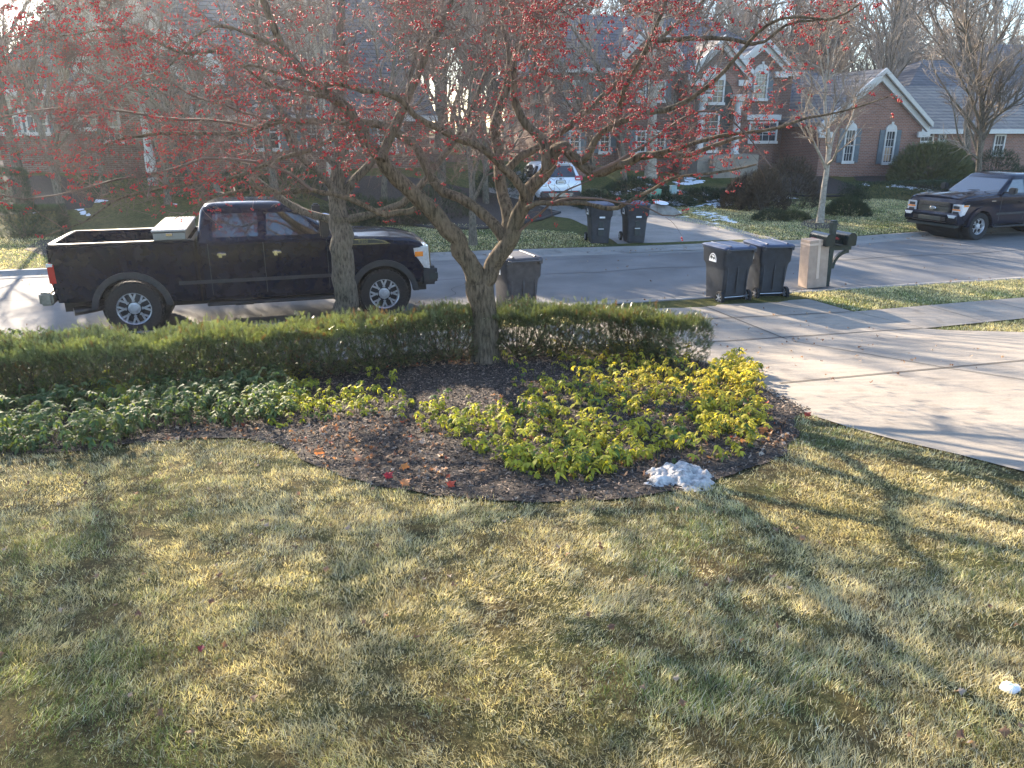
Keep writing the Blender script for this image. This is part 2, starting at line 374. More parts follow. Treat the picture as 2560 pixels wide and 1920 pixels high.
# own driveway, its apron, pavement
DRIVE = ST((14.28, 3.6), (13.7, 4.3), (12.2, 5.0), (10.8, 5.2), (8.2, 5.25))+[G(*p_) for p_ in ((1905, 972), (1960, 1006), (2030, 1041), (2120, 1070), (2250, 1105), (2400, 1140), (2560, 1182), (2800, 1250), (3200, 1330))]+ST((2.5, 22), (8.2, 14.5), (9.3, 11.3), (10.42, 10.05), (11.77, 9.7), (13.7, 9.5), (14.28, 10.2))
def zdrive(x, y):
    s, t = st(x, y); z = Z(x, y); return np.where(s > 12.9, np.interp(s, [12.9, 13.6, 14.28], [.12, .05, .025]), z)
drape('driveway', DRIVE, M_['concrete'], .012, .4, zfun=zdrive)
drape('pavement', ST(*[(float(SW(t)), t) for t in (10.04, 13, 20, 40)], *[(float(SW(t))+1.35, t) for t in (40, 20, 13, 9.69)]), M_['concrete'], .016, .6)
drape('pavement', ST((11.05, -30), (11.05, 0), (10.8, 5.19), (12.2, 4.99), (12.4, 0), (12.4, -30)), M_['concrete'], .016, .6)
M_['joint'] = pm('joint dirt', (.035, .03, .025), .95)
def ribbon(name, pts, wd, mat, off, zfun=None, n=40, kind='structure'):
    p = resample(np.array(pts, float), n); d = np.gradient(p, axis=0); d /= np.linalg.norm(d, axis=1)[:, None]; q = np.stack([-d[:, 1], d[:, 0]], 1)*wd/2
    L = p+q; Rr = p-q; V = np.concatenate([np.c_[L, (zfun or Z)(L[:, 0], L[:, 1])+off], np.c_[Rr, (zfun or Z)(Rr[:, 0], Rr[:, 1])+off]])
    i = np.arange(n-1); F = np.stack([i, i+n, i+n+1, i+1], 1); return V, F
def ribbons(name, specs, mat, off, zfun=None):
    V, F, k = [], [], 0
    for pts, wd in specs:
        a, b = ribbon(name, pts, wd, mat, off, zfun); V.append(a); F.append(b+k); k += len(a)
    return tag(npmesh(name, np.concatenate(V), np.concatenate(F), mat), kind='structure')
J = [(ST((12.1, 5.1), (11.78, 9.65)), .026), (ST((10.6, 5.3), (10.43, 10.0)), .026), (ST((7.6, 5.35), (7.6, 12)), .032), (ST((4.75, 6.2), (4.8, 14)), .036),
     (ST((13.62, 4.4), (13.62, 9.7)), .02), (ST((14.2, 7.2), (10.5, 7.35), (7.6, 7.75), (4.8, 8.4)), .02), (ST((2.2, 8.7), (2.3, 16)), .03)]
for t0 in np.arange(11.4, 30, 1.5): J.append((ST((float(SW(t0))+.03, t0), (float(SW(t0))+1.32, t0)), .012))
for t0 in np.arange(-16, 4.6, 1.5): J.append((ST((float(SW(t0))+.03, t0), (float(SW(t0))+1.32, t0)), .012))
ribbons('driveway_joints', J, M_['joint'], .021, zdrive)
J = []
for t0 in np.arange(-30, 40, 3.0): J.append((ST((13.84, t0), (14.24, t0)), .014))
ribbons('gutter_joints', J, M_['joint'], .026, lambda x, y: 0*x)
M_['tar'] = pm('tar seam', (.05, .048, .045), .8)
ribbons('road_cracks', [([xy(17.3+.15*math.sin(k*1.7), k) for k in np.arange(-25, 30, 1.1)], .035), ([xy(19.6-.1*math.sin(k*2.3)-.03*k, k) for k in np.arange(-2, 16, .7)], .02),
                        ([xy(14.4+.5*k, 2.2+.25*k+.15*math.sin(k*3)) for k in np.arange(0, 12, .5)], .018)], M_['tar'], .004,
        lambda x, y: np.interp(st(x, y)[0], [13.7, 16, 17.1, 18.7, 20.6], [0, .03, .05, .03, 0])+.003)
# far driveway
FD = [G(*p) for p in ((1552, 614), (1524, 597), (1468, 566), (1420, 546), (1250, 500), (1180, 470), (1440, 470), (1446, 484), (1520, 502), (1615, 525), (1745, 549), (1900, 590), (1975, 603))]
_a = st(*FD[0]); _b = st(*FD[-1]); FD = [xy(FS(_a[1])-.55, _a[1]-.3)]+FD+[xy(FS(_b[1])-.55, _b[1]+.3)]
def zfd(x, y):
    s, t = st(x, y); k = s-FS(t); return np.where(k < 1, np.interp(k, [-.55, 0, 1], [.02, .05, .12]), np.maximum(Z(x, y), .12))
drape('far_driveway', FD, M_['gutter'], .014, .6, zfun=zfd)
def far_strip(name, a, b, t0, t1, mat, off): return strip(name, [(f_(a), lambda s, t: zf(s, t)+off), (f_((a+b)/2), lambda s, t: zf(s, t)+off), (f_(b), lambda s, t: zf(s, t)+off)], np.linspace(t0, t1, 60), mat)
# planting bed of the own garden
BEDPX = [(-500, 1210), (-200, 1165), (0, 1140), (200, 1130), (350, 1112), (500, 1098), (620, 1100), (720, 1120), (790, 1168), (950, 1218), (1100, 1242), (1300, 1256), (1500, 1252), (1700, 1228), (1850, 1190), (1950, 1140), (1998, 1085), (1995, 1040), (2020, 1020), (1960, 995)]
_b = resample(np.array([G(*p) for p in BEDPX]), 150); _b = _b+(np.stack([fbm(_b[:, 0]*4, _b[:, 1]*4, 5), fbm(_b[:, 0]*4, _b[:, 1]*4, 6)], 1)-.5)*.16
BED = [tuple(p) for p in _b]+ST((8.3, 5.23), (10.77, 5.18), (11.03, 0), (11.03, -14))
def inbed(x, y): return inpoly(x, y, BED)
drape('mulch_bed', BED, M_['mulch'], .012, .35)
drape('wood_floor', ST((40, -70), (40, 75), (120, 120), (120, -110)), M_['litter'], .02, 6)
for nm, px in (('far_bed', [(-300, 560), (0, 540), (110, 530), (230, 520), (250, 480), (150, 440), (-300, 440)]),
               ('far_bed', [(860, 520), (960, 548), (1100, 572), (1230, 570), (1330, 556), (1400, 530), (1320, 505), (1210, 478), (1000, 440), (800, 440), (760, 480)]),
               ('island_bed', [(1850, 472), (1920, 478), (2020, 486), (2120, 485), (2152, 478), (2130, 462), (2060, 440), (1960, 425), (1840, 440)]),
               ('far_bed', [(2140, 452), (2250, 462), (2340, 474), (2500, 490), (2700, 500), (2700, 430), (2500, 425), (2250, 428), (2130, 438)]),
               ('tree_ring', [(2000, 562), (2030, 572), (2070, 573), (2100, 565), (2092, 553), (2050, 546), (2010, 552)]),
               ('far_bed', [(60, 625), (110, 640), (180, 635), (215, 615), (170, 600), (100, 602)])):
    drape(nm, [G(*p) for p in px], M_['mulch'], .02, .5)
# ---------------- houses ----------------
def FP(px, py, s0):
    d = ray(px, py); k = s0/(-SA*d[0]+CA*d[1]); return CA*d[0]*k+SA*d[1]*k, CAM_H+d[2]*k
class House:
    def __init__(h, name, label, s0, t0, z0):
        x, y = xy(s0, t0); h.s0, h.t0, h.z0 = s0, t0, z0
        h.o = thing(name, label, 'house', (x, y, z0), AL)
    def L(h, px, py, dy=0):
        t, z = FP(px, py, h.s0+dy); return t-h.t0, z-h.z0
    def part(h, name, bm, m, parent=None, smooth=False): return obj(name, bm, m, parent or h.o, smooth)
    def wall(h, x0, x1, y0, y1, z0, z1, m): 
        bm = bmesh.new(); box(bm, x0, x1, y0, y1, z0, z1); return h.part('wall', bm, m)
    def roof(h, x0, x1, y0, y1, ze, zr, m, hip=(0, 0), ov=.35, th=.16):
        """ridge along x, eaves front and back; hip = inset of the ridge ends"""
        bm = bmesh.new(); ym = (y0+y1)/2; sl = (zr-ze)/(ym-y0); e = ze-ov*sl
        a = [(x0-ov, y0-ov, e), (x1+ov, y0-ov, e), (x1+ov-hip[1]*0, y1+ov, e), (x0-ov, y1+ov, e)]
        r0 = (x0-ov+hip[0], ym, zr); r1 = (x1+ov-hip[1], ym, zr)
        A = [bm.verts.new(p) for p in a]; r = [bm.verts.new(r0), bm.verts.new(r1)]
        B = [bm.verts.new((p[0], p[1], p[2]-th)) for p in a]
        fs = [bm.faces.new((A[0], A[1], r[1], r[0])), bm.faces.new((A[2], A[3], r[0], r[1])), bm.faces.new((A[1], A[2], r[1])), bm.faces.new((A[3], A[0], r[0]))]
        for i in range(4): fs.append(bm.faces.new((A[i], A[(i+1) % 4], B[(i+1) % 4], B[i])))
        fs.append(bm.faces.new(B)); bmesh.ops.recalc_face_normals(bm, faces=fs)
        o = h.part('roof', bm, m)
        bm = bmesh.new(); box(bm, x0-ov-.05, x1+ov+.05, y0-ov-.12, y0-ov-.003, e-th-.06, e+.02); h.part('gutter', bm, M_['trim'], o)
        return o
    def gable(h, cx, hw, y0, y1, zb, ze, za, wm, rm, trim=.34, ov=.3):
        """front-facing gable: brick pentagon, two roof slopes, white raking boards and returns"""
        bm = bmesh.new(); prism(bm, [(cx-hw, zb), (cx+hw, zb), (cx+hw, ze), (cx, za), (cx-hw, ze)], 'y', y0, y1); h.part('wall', bm, wm)
        bm = bmesh.new(); k = (za-ze)/hw
        for sg in (-1, 1):
            e = (cx+sg*(hw+ov), ze-ov*k); t_ = .16
            pts = [(cx, za+.04), e, (e[0], e[1]+t_*1.3), (cx, za+.04+t_*1.3)]
            prism(bm, pts, 'y', y0-.3, y1)
        rf = h.part('roof', bm, rm)
        bm = bmesh.new()
        for sg in (-1, 1):
            e = (cx+sg*(hw+ov+.02), ze-(ov+.02)*k)
            prism(bm, [(cx, za+.05), e, (e[0], e[1]-trim), (cx, za+.05-trim*1.2)], 'y', y0-.2, y0-.02)
            prism(bm, [(cx, za+.27), (e[0], e[1]+.22), (e[0], e[1]-.03), (cx, za+.02)], 'y', y0-.42, y0-.302)
            xr = cx+sg*(hw+ov); box(bm, min(xr, xr-sg*.75), max(xr, xr-sg*.75), y0-.32, y0-.203, ze-ov*k-trim-.22, ze-ov*k-trim+.06)
        h.part('gable_trim', bm, M_['trim'], rf)
    def window(h, x0, x1, z0, z1, y=0, arch=True, sh=0, cols=3, rws=4, pane='glass', keystone=False, tr=.09):
        w_ = x1-x0; bm = bmesh.new(); d0, d1 = y-.09, y-.005
        box(bm, x0-tr, x0, d0, d1, z0-tr, z1+tr); box(bm, x1, x1+tr, d0, d1, z0-tr, z1+tr)
        box(bm, x0, x1, d0, d1, z1, z1+tr); box(bm, x0-tr-.05, x1+tr+.05, y-.14, d0-.003, z0-tr-.06, z0-.02)
        box(bm, x0, x1, d0, d1, z0-tr, z0); box(bm, x0, x1, y-.07, d1, (z0+z1)/2-.025, (z0+z1)/2+.025)
        for i in range(1, cols): xx = x0+w_*i/cols; box(bm, xx-.011, xx+.011, y-.055, y-.035, z0, z1)
        for i in range(1, rws):
            zz = z0+(z1-z0)*i/rws
            if i*2 != rws: box(bm, x0, x1, y-.053, y-.037, zz-.011, zz+.011)
        if arch:
            r = w_/2+tr; n = 14; P_ = [((x0+x1)/2+r*math.cos(math.pi*i/n), z1+tr+.003+r*.85*math.sin(math.pi*i/n)) for i in range(n+1)]
            prism(bm, P_, 'y', y-.08, y-.006)
            box(bm, (x0+x1)/2-.07, (x0+x1)/2+.07, y-.11, y-.083, z1+tr+r*.85-.06, z1+tr+r*.85+.12)
        f = h.part('window', bm, M_['trim'])
        bm = bmesh.new(); box(bm, x0, x1, y-.034, y-.004, z0, z1); h.part('pane', bm, M_[pane], f)
        for sg in ((-1, 1) if sh else ()):
            a = (x0-tr-.02-sh) if sg < 0 else (x1+tr+.02); bm = bmesh.new(); box(bm, a, a+sh, y-.06, y-.01, z0-tr, z1+tr)
            for k in range(int((z1-z0)/.09)): zz = z0+.03+k*.09; box(bm, a+.05, a+sh-.05, y-.07, y-.061, zz, zz+.05)
            h.part('shutter', bm, M_['shutter'])
# brick house on the left with a tall gabled front and a great blue-grey roof
h = House('brick_house', 'large brick house behind the crabapple with steep blue-grey roof and white trimmed gables', 36., -6., .9)
L = h.L
ax, az = L(338, 18); e0 = L(200, 121); hw = ax-e0[0]
h.gable(ax, hw, 0, 9, -1, e0[1], az, M_['brick'], M_['shingle'], .5)
bx, bz = L(423, 86, -1.2); e1 = L(324, 152, -1.2); hw2 = bx-e1[0]
h.gable(bx, hw2, -1.2, 6, -1, e1[1], bz, M_['brick'], M_['shingle'], .42)
xr = L(1070, 262, 1)[0]; ze = L(800, 262, 1)[1]
h.wall(bx+hw2-.5, xr, 1, 12.5, -1, ze, M_['brick']); h.roof(bx-2.5, xr, 1, 12.5, ze, 10.9, M_['shingle'], (0, 2.5))
xl = L(-40, 170, 1)[0]; zl = L(120, 205, 1)[1]
h.wall(xl, ax-hw+.5, 1, 10, -1, zl, M_['brick']); h.roof(xl, ax, 1, 10, zl, zl+4.2, M_['shingle'], (3, 0))
for a, b, c, d, arch, dy in ((205, 248, 238, 318, True, 0), (262, 292, 285, 350, False, 0), (555, 590, 285, 350, False, 1), (640, 690, 290, 370, True, 1), (770, 800, 300, 370, False, 1), (850, 880, 300, 370, False, 1), (950, 985, 300, 375, True, 1), (75, 105, 250, 330, True, 1), (10, 40, 250, 330, True, 1)):
    p0 = L(a, d, dy); p1 = L(b, c, dy); h.window(p0[0], p1[0], p0[1], p1[1], dy, arch, .32 if dy else 0)
a0 = L(385, 372, -1.2); a1 = L(470, 232, -1.2)          # arched porch opening
bm = bmesh.new(); r = (a1[0]-a0[0])/2; cx = (a0[0]+a1[0])/2
ring = [(cx+r*math.cos(math.pi*i/16), a1[1]+r*math.sin(math.pi*i/16)) for i in range(17)]; ro = r+.28
outr = [(cx+ro*math.cos(math.pi*i/16), a1[1]+ro*math.sin(math.pi*i/16)) for i in range(17)]
for i in range(16): prism(bm, [outr[i], outr[i+1], ring[i+1], ring[i]], 'y', -1.4, -1.206)
h.part('arch_trim', bm, M_['trim'])
bm = bmesh.new(); prism(bm, [(a1[0], a0[1]-1), *ring, (a0[0], a0[1]-1)], 'y', -1.26, -1.203); h.part('doorway', bm, M_['glass'])
for xx in (a0[0]-.14, a1[0]+.14):
    bm = bmesh.new(); lathe(bm, [(.2, -1), (.2, a0[1]-.2), (.15, a0[1]), (.13, a1[1]-.2), (.2, a1[1]-.1), (.2, a1[1])], 14, 'z', Matrix.Translation((xx, -1.62, 0)), True); h.part('column', bm, M_['trim'], smooth=True)
bm = bmesh.new(); box(bm, a0[0]-1, a1[0]+1, -2.6, -1.21, -1.4, -.45); box(bm, a0[0]-.6, a1[0]+.6, -3.1, -2.603, -1.4, -.62); h.part('step', bm, M_['concrete'])
# centre brick house
h = House('brick_house', 'two storey brick house with arched entry, white columns and arch topped upper window', 38., 18., 1.7)
L = h.L
x0 = L(1385, 165, 1.5)[0]; x1 = L(1985, 165, 1.5)[0]; ze = L(1700, 165, 1.5)[1]; zr = L(1700, 72, 6)[1]
h.wall(x0, x1, 1.5, 11.5, -1.5, ze, M_['brick']); h.roof(x0, x1, 1.5, 11.5, ze, zr+.6, M_['shingle'], (3, 3))
for (apx, apy), (ex, ey), dy in (((1804, 103), (1731, 174), 0), ((1907, 108), (1849, 156), .8), ((1630, 62), (1560, 135), .9)):
    ax, az = L(apx, apy, dy); e = L(ex, ey, dy); h.gable(ax, ax-e[0], dy, 7, -1.5, e[1], az, M_['brick'], M_['shingle'], .3, .25)
p0 = L(1883, 245, .8); p1 = L(1917, 184, .8); h.window(p0[0], p1[0], p0[1], p1[1], .8, True, .3, 4, 6)
p0 = L(1872, 352, .8); p1 = L(1940, 308, .8); h.window(p0[0], p1[0], p0[1], p1[1], .8, False, 0, 4, 3)
bm = bmesh.new(); a = L(1862, 306, .8); b = L(1948, 294, .8); box(bm, a[0], b[0], .6, .79, a[1]+.12, b[1]+.15); h.part('lintel', bm, M_['trim'])
for a, b in ((1590, 1612), (1640, 1660), (1500, 1522), (1425, 1447)):
    for c, d in ((330, 378), (205, 250)):
        p0 = L(a, d, .9 if a > 1560 else 1.5); p1 = L(b, c, .9 if a > 1560 else 1.5); h.window(p0[0], p1[0], p0[1], p1[1], .9 if a > 1560 else 1.5, False, .3, 2, 4)
a0 = L(1748, 380, 0); a1 = L(1830, 240, 0); cx = (a0[0]+a1[0])/2; r = (a1[0]-a0[0])/2
ring = [(cx+r*math.cos(math.pi*i/16), a1[1]+r*math.sin(math.pi*i/16)) for i in range(17)]
outr = [(cx+(r+.42)*math.cos(math.pi*i/16), a1[1]+(r+.42)*math.sin(math.pi*i/16)) for i in range(17)]
bm = bmesh.new()
for i in range(16): prism(bm, [outr[i], outr[i+1], ring[i+1], ring[i]], 'y', -.07, -.005)
h.part('brick_arch', bm, M_['brick2'])
bm = bmesh.new(); prism(bm, [(a1[0], a0[1]-.4), *ring, (a0[0], a0[1]-.4)], 'y', -.05, -.006); rec = h.part('doorway', bm, M_['ink'])
h.window(cx-.9, cx+.2, a1[1]-.3, a1[1]+.75, -.06, True, 0, 4, 4); h.window(cx-.75, cx+.05, a0[1]+.1, a1[1]-.9, -.06, False, 0, 2, 5)
for xx in (a0[0]-.2, a1[0]+.22):
    bm = bmesh.new(); lathe(bm, [(.27, a0[1]-.5), (.27, a0[1]-.1), (.2, a0[1]), (.17, a1[1]-.5), (.19, a1[1]-.3), (.27, a1[1]-.25), (.27, a1[1]-.1)], 14, 'z', Matrix.Translation((xx, -.34, 0)), True)
    box(bm, xx-.36, xx+.36, -.66, -.08, a1[1]-.1, a1[1]+.06); h.part('column', bm, M_['trim'], smooth=True)
bm = bmesh.new(); box(bm, a0[0]-.9, a1[0]+.9, -1.6, -.01, -1.6, a0[1]-.1); box(bm, a0[0]-.3, a1[0]+.3, -2.1, -1.603, -1.6, a0[1]-.3); h.part('step', bm, M_['concrete'])
bm = bmesh.new(); a = L(1440, 395, -4)[0]; b = L(1466, 395, -4)[0]; box(bm, a, b, -4, -3.2, -1.6, L(1450, 385, -4)[1]); h.part('brick_pillar', bm, M_['brick2'])
xa = L(1966, 290, 1.5)[0]; xb = L(2120, 290, 1.5)[0]; za = L(2030, 290, 1.5)[1]
h.wall(xa, xb, 1.6, 9, -1.7, za, M_['brick']); h.roof(xa+.4, xb, 1.6, 9, za, za+2.6, M_['shingle'], (0, 0))
# right house
h = House('brick_house', 'low brick house with a steep gable, blue shuttered arched windows and pale roof', 36., 32., 1.0)
L = h.L
ax, az = L(2202, 185); e = L(2308, 305); hw = e[0]-ax
h.gable(ax, hw, 0, 8, -1, e[1], az, M_['brick2'], M_['shingle2'], .32)
for a, b, c, d, pn in ((2205, 2236, 329, 405, 'curtain'), (2106, 2136, 326, 402, 'glass')):
    p0 = L(a, d); p1 = L(b, c); h.window(p0[0], p1[0], p0[1], p1[1], 0, True, .3, 3, 4, 'glass')
    if pn == 'curtain':
        bm = bmesh.new(); box(bm, p0[0]+.05, p1[0]-.08, -.037, -.0345, p0[1]+.05, (p0[1]+p1[1])/2-.05); h.part('curtain', bm, M_['curtain'])
xa = ax+hw-.2; xb = L(2700, 318, 1.5)[0]; ze = L(2400, 316, 1.5)[1]
h.wall(xa, xb, 1.5, 11, -1.2, ze, M_['brick2']); h.roof(ax, xb, 1.5, 11, ze, L(2300, 215, 6)[1], M_['shingle2'])
for a, b, c, d in ((2299, 2331, 330, 352), (2346, 2363, 322, 350), (2480, 2510, 340, 385)):
    p0 = L(a, d, 1.5); p1 = L(b, c, 1.5); h.window(p0[0], p1[0], p0[1], p1[1], 1.5, False, 0, 3, 2)
xa = L(2255, 218, 9)[0]; xb = L(2720, 218, 9)[0]; ze = L(2400, 216, 9)[1]; zr = L(2400, 150, 12)[1]
h.wall(xa+.5, xb, 9, 16, -1, ze, M_['brick2']); h.roof(xa+.5, xb, 9, 16, ze, zr, M_['shingle'], (4.2, 1))
h = House('brick_house', 'dark two storey house at the far right edge behind the bare trees', 50., 55., 1.2)
L = h.L; xa = L(2475, 200)[0]; xb = xa+13; ze = L(2500, 200)[1]
h.wall(xa, xb, 0, 10, -1.5, ze, M_['brick']); h.roof(xa, xb, 0, 10, ze, ze+3, M_['shingle'], (3, 3))
for k in range(3): h.window(xa+1.5+k*3, xa+2.7+k*3, 1.0, 2.6, 0, False, .3)
# ---------------- trees ----------------
def rdir(rng, d, ang):
    v = rng.normal(size=3); v -= v.dot(d)*d; v /= np.linalg.norm(v)+1e-9
    return d*math.cos(ang)+v*math.sin(ang)
def grow(seed, h, r0, lv, up=.35, first=.25, spread=.75, wig=.12, keep=1.):
    """recursive bare tree; lv = list of (children per branch, length ratio); returns per level lists (path, radii)"""
    rng = np.random.default_rng(seed); out = [[] for _ in range(len(lv)+1)]
    def path(p, d, L, r, k, r1=None):
        P_ = [np.array(p, float)]; d = np.array(d, float)
        for i in range(k):
            d = d+rng.normal(size=3)*wig+np.array([0, 0, up*.12]); d /= np.linalg.norm(d); P_.append(P_[-1]+d*L/k)
        return np.array(P_), np.linspace(r, r*.25 if r1 is None else r1, k+1)
    P0, R0 = path((0, 0, 0), (0, 0, 1), h, r0, 12, r0*.12); P0[:, :2] *= np.linspace(.2, 1, 13)[:, None]
    R0[0] *= 1.25; out[0].append((P0, R0)); cur = [(P0, R0, h)]
    for li, (n, ratio) in enumerate(lv):
        nxt = []
        for Pp, Rp, L in cur:
            m = max(1, int(n*rng.uniform(.7, 1.3)))
            for j in range(m):
                u = rng.uniform(first if li == 0 else .15, .97); i = u*(len(Pp)-1); a = int(i); f = i-a
                p = Pp[a]*(1-f)+Pp[min(a+1, len(Pp)-1)]*f; r = Rp[a]*(1-f)+Rp[min(a+1, len(Pp)-1)]*f
                d = Pp[min(a+1, len(Pp)-1)]-Pp[a]; d /= np.linalg.norm(d)+1e-9
                nd = rdir(rng, d, rng.uniform(.5, 1.)*spread*1.1); nd[2] += up*(.5 if li else .3); nd /= np.linalg.norm(nd)
                LL = L*ratio*(1.15-.6*u)*rng.uniform(.7, 1.2); k = (7, 5, 4, 3, 3)[li]
                rr = min(r*.62, .018*LL+.003); q = path(p, nd, LL, rr, k); out[li+1].append(q); nxt.append((q[0], q[1], LL))
        cur = nxt
    return out
def tree_meshes(out, K, sides, minr=(.0, .0)):
    res = []
    for grp, k, s in zip(out, K, sides):
        if not grp: continue
        PT = np.array([resample(p, k) for p, r in grp]); RD = np.array([np.interp(np.linspace(0, 1, k), np.linspace(0, 1, len(r)), r) for p, r in grp])
        res.append(tubes_np(PT, RD, s))
    return res
def join(parts):
    V, F, k = [], [], 0
    for v, f in parts: V.append(v); F.append(f+k); k += len(v)
    return np.concatenate(V), np.concatenate(F)
def make_tree(name, label, cat, seed, h, r0, lv, loc, barkm, twigm, group=None, up=.35, first=.25, spread=.75, minr=.008, wig=.12):
    out = grow(seed, h, r0, lv, up, first, spread, wig)
    for g in out[2:]:
        for i, (p, r) in enumerate(g): g[i] = (p, np.maximum(r, minr))
    K = (12, 7, 5, 4, 3); S = (10, 6, 4, 3, 3)
    ms = tree_meshes(out, K, S); o = thing(name, label, cat, loc, 0, group)
    V, F = join(ms[:2]); npmesh('trunk', V, F, barkm, o, smooth=True)
    V, F = join(ms[2:]); npmesh('crown', V, F, twigm, o); return o
# the wood behind the houses: six trees grown, the others are their copies
wood_lab = 'tall bare tree standing in the wood behind the houses'
protos = []
rng = np.random.default_rng(5)
for k in range(6):
    hh = (17, 20, 15, 22, 18, 16)[k]
    protos.append(make_tree('bare_tree', wood_lab, 'tree', 50+k, hh, .17+.012*hh/2, [(24, .36), (11, .45), (9, .5)], (0, 0, 0), M_['bark2'], M_['woodtwig'], 'bare trees of the wood', .38, .16, .82, .009, .18))
spots = []
tries = 0
while len(spots) < 128 and tries < 5000:
    tries += 1
    s = rng.uniform(50, 84); t = rng.uniform(-34, 78)
    x, y = xy(s, t)
    if abs(x/y) > .78 or (t < 2 and s < 60): continue
    if 50 < s < 62 and 44 < t < 70: continue
    if all((s-a)**2+(t-b)**2 > 2.2**2 for a, b in spots): spots.append((s, t))
for i, (s, t) in enumerate(spots):
    o = protos[i] if i < 6 else copy_tree(protos[i % 6])
    x, y = xy(s, t); o.location = (x, y, float(Z(x, y))-.1); sc = rng.uniform(.8, 1.15)*(.68 if t < 4 else (.84 if t > 22 else 1.)); o.scale = (sc, sc, sc*rng.uniform(.95, 1.1)); o.rotation_euler = (0, 0, rng.uniform(0, 6.3))
def at(px, py): x, y = G(px, py); return (x, y, float(Z(x, y))-.03)
def ats(px, s):
    t = FP(px, 500, s)[0]; x, y = xy(s, t); return (x, y, float(Z(x, y))-.05)
LV = [(18, .4), (9, .45), (8, .5)]
make_tree('bare_tree', 'slim young bare tree in a mulch ring on the lawn across the street', 'tree', 71, 6.6, .115, [(22, .44), (10, .5), (8, .5)], at(2050, 558), M_['barkpale'], M_['twigpale'], None, .4, .27, .95, .005, .2)
make_tree('bare_tree', 'dense fine twigged bare tree behind the parked pickup on the right', 'tree', 72, 10.5, .13, [(34, .36), (12, .42), (9, .5)], ats(2441, 26.5), M_['bark2'], M_['woodtwig'], None, .45, .2, .8, .006, .2)
make_tree('bare_tree', 'thick trunked bare tree beside the round green bush at the right house', 'tree', 73, 12, .22, [(28, .38), (11, .45), (9, .5)], ats(2404, 33.), M_['bark2'], M_['woodtwig'], None, .4, .3, .8, .008, .2)
make_tree('bare_tree', 'thin pale leaning birch like tree at the far right edge', 'tree', 74, 9, .08, [(14, .35), (8, .45), (7, .5)], ats(2552, 31.5), M_['barkpale'], M_['twigpale'], None, .6, .35, .6, .007)
make_tree('bare_tree', 'bare tree with a flared base among the junipers by the centre house', 'tree', 75, 13, .26, LV, ats(1624, 33.5), M_['barkpale'], M_['woodtwig'], None, .4, .3, .7, .009)
make_tree('bare_tree', 'small bare tree with two pale stems across the street right behind the crabapple fork', 'tree', 76, 6.5, .12, [(18, .5), (9, .5), (7, .5)], at(1183, 612), M_['bark2'], M_['twig'], None, .4, .12, .75, .005, .2)
make_tree('bare_tree', 'dark straight street tree behind the tail of the pickup', 'tree', 77, 8, .14, [(20, .4), (10, .45), (8, .5)], at(165, 578), M_['bark2'], M_['twig'], None, .5, .35, .65, .007)
make_tree('bare_tree', 'tall bare yard tree in front of the left house roof', 'tree', 78, 10.5, .17, LV, ats(690, 31), M_['bark2'], M_['woodtwig'], None, .5, .25, .65, .009)
make_tree('bare_tree', 'forked bare yard tree before the right half of the left house', 'tree', 79, 10, .15, LV, ats(830, 30), M_['barkpale'], M_['woodtwig'], None, .5, .2, .7, .009)
make_tree('bare_tree', 'bare yard tree at the far left edge before the left house', 'tree', 80, 10.5, .19, LV, ats(60, 32), M_['bark2'], M_['woodtwig'], None, .5, .25, .65, .009)
make_tree('bare_tree', 'bare yard tree beside the gables of the left house', 'tree', 81, 10, .15, LV, ats(262, 33.2), M_['bark2'], M_['woodtwig'], None, .5, .22, .65, .009)
make_tree('bare_tree', 'bare tree between the left house and the white car', 'tree', 82, 11, .17, LV, ats(1105, 34), M_['bark2'], M_['woodtwig'], None, .5, .22, .65, .009)
make_tree('bare_tree', 'bare tree right behind the roof of the white car', 'tree', 83, 12, .18, LV, ats(1345, 37), M_['bark2'], M_['woodtwig'], None, .5, .2, .65, .009)
make_tree('bare_tree', 'bare tree rising between the centre house and right house', 'tree', 84, 14, .2, LV, ats(2170, 47), M_['bark2'], M_['woodtwig'], None, .6, .15, .6, .01)

for k_, (px, s_, h_, lb) in enumerate(((150, 34, 9.5, 'bare tree left of the big gable of the left house'), (420, 32, 9, 'bare tree before the small gable of the left house'), (560, 30.5, 9, 'bare tree before the middle of the left house roof'), (960, 31, 10, 'bare tree before the right end of the left house roof'), (760, 33.5, 9.5, 'slim bare tree close to the left house wall'), (1215, 31, 9, 'slim bare tree left behind the white car'), (1480, 34.5, 9.5, 'bare tree before the left part of the centre house'), (1560, 31.5, 8.5, 'small bare tree above the juniper mounds'), (1700, 35, 8, 'small bare tree beside the columns of the centre house'))):
    make_tree('bare_tree', lb, 'tree', 90+k_, h_, .12, [(20, .38), (10, .46), (8, .5)], ats(px, s_), M_['bark2'], M_['woodtwig'], None, .4, .15, .8, .006, .18)
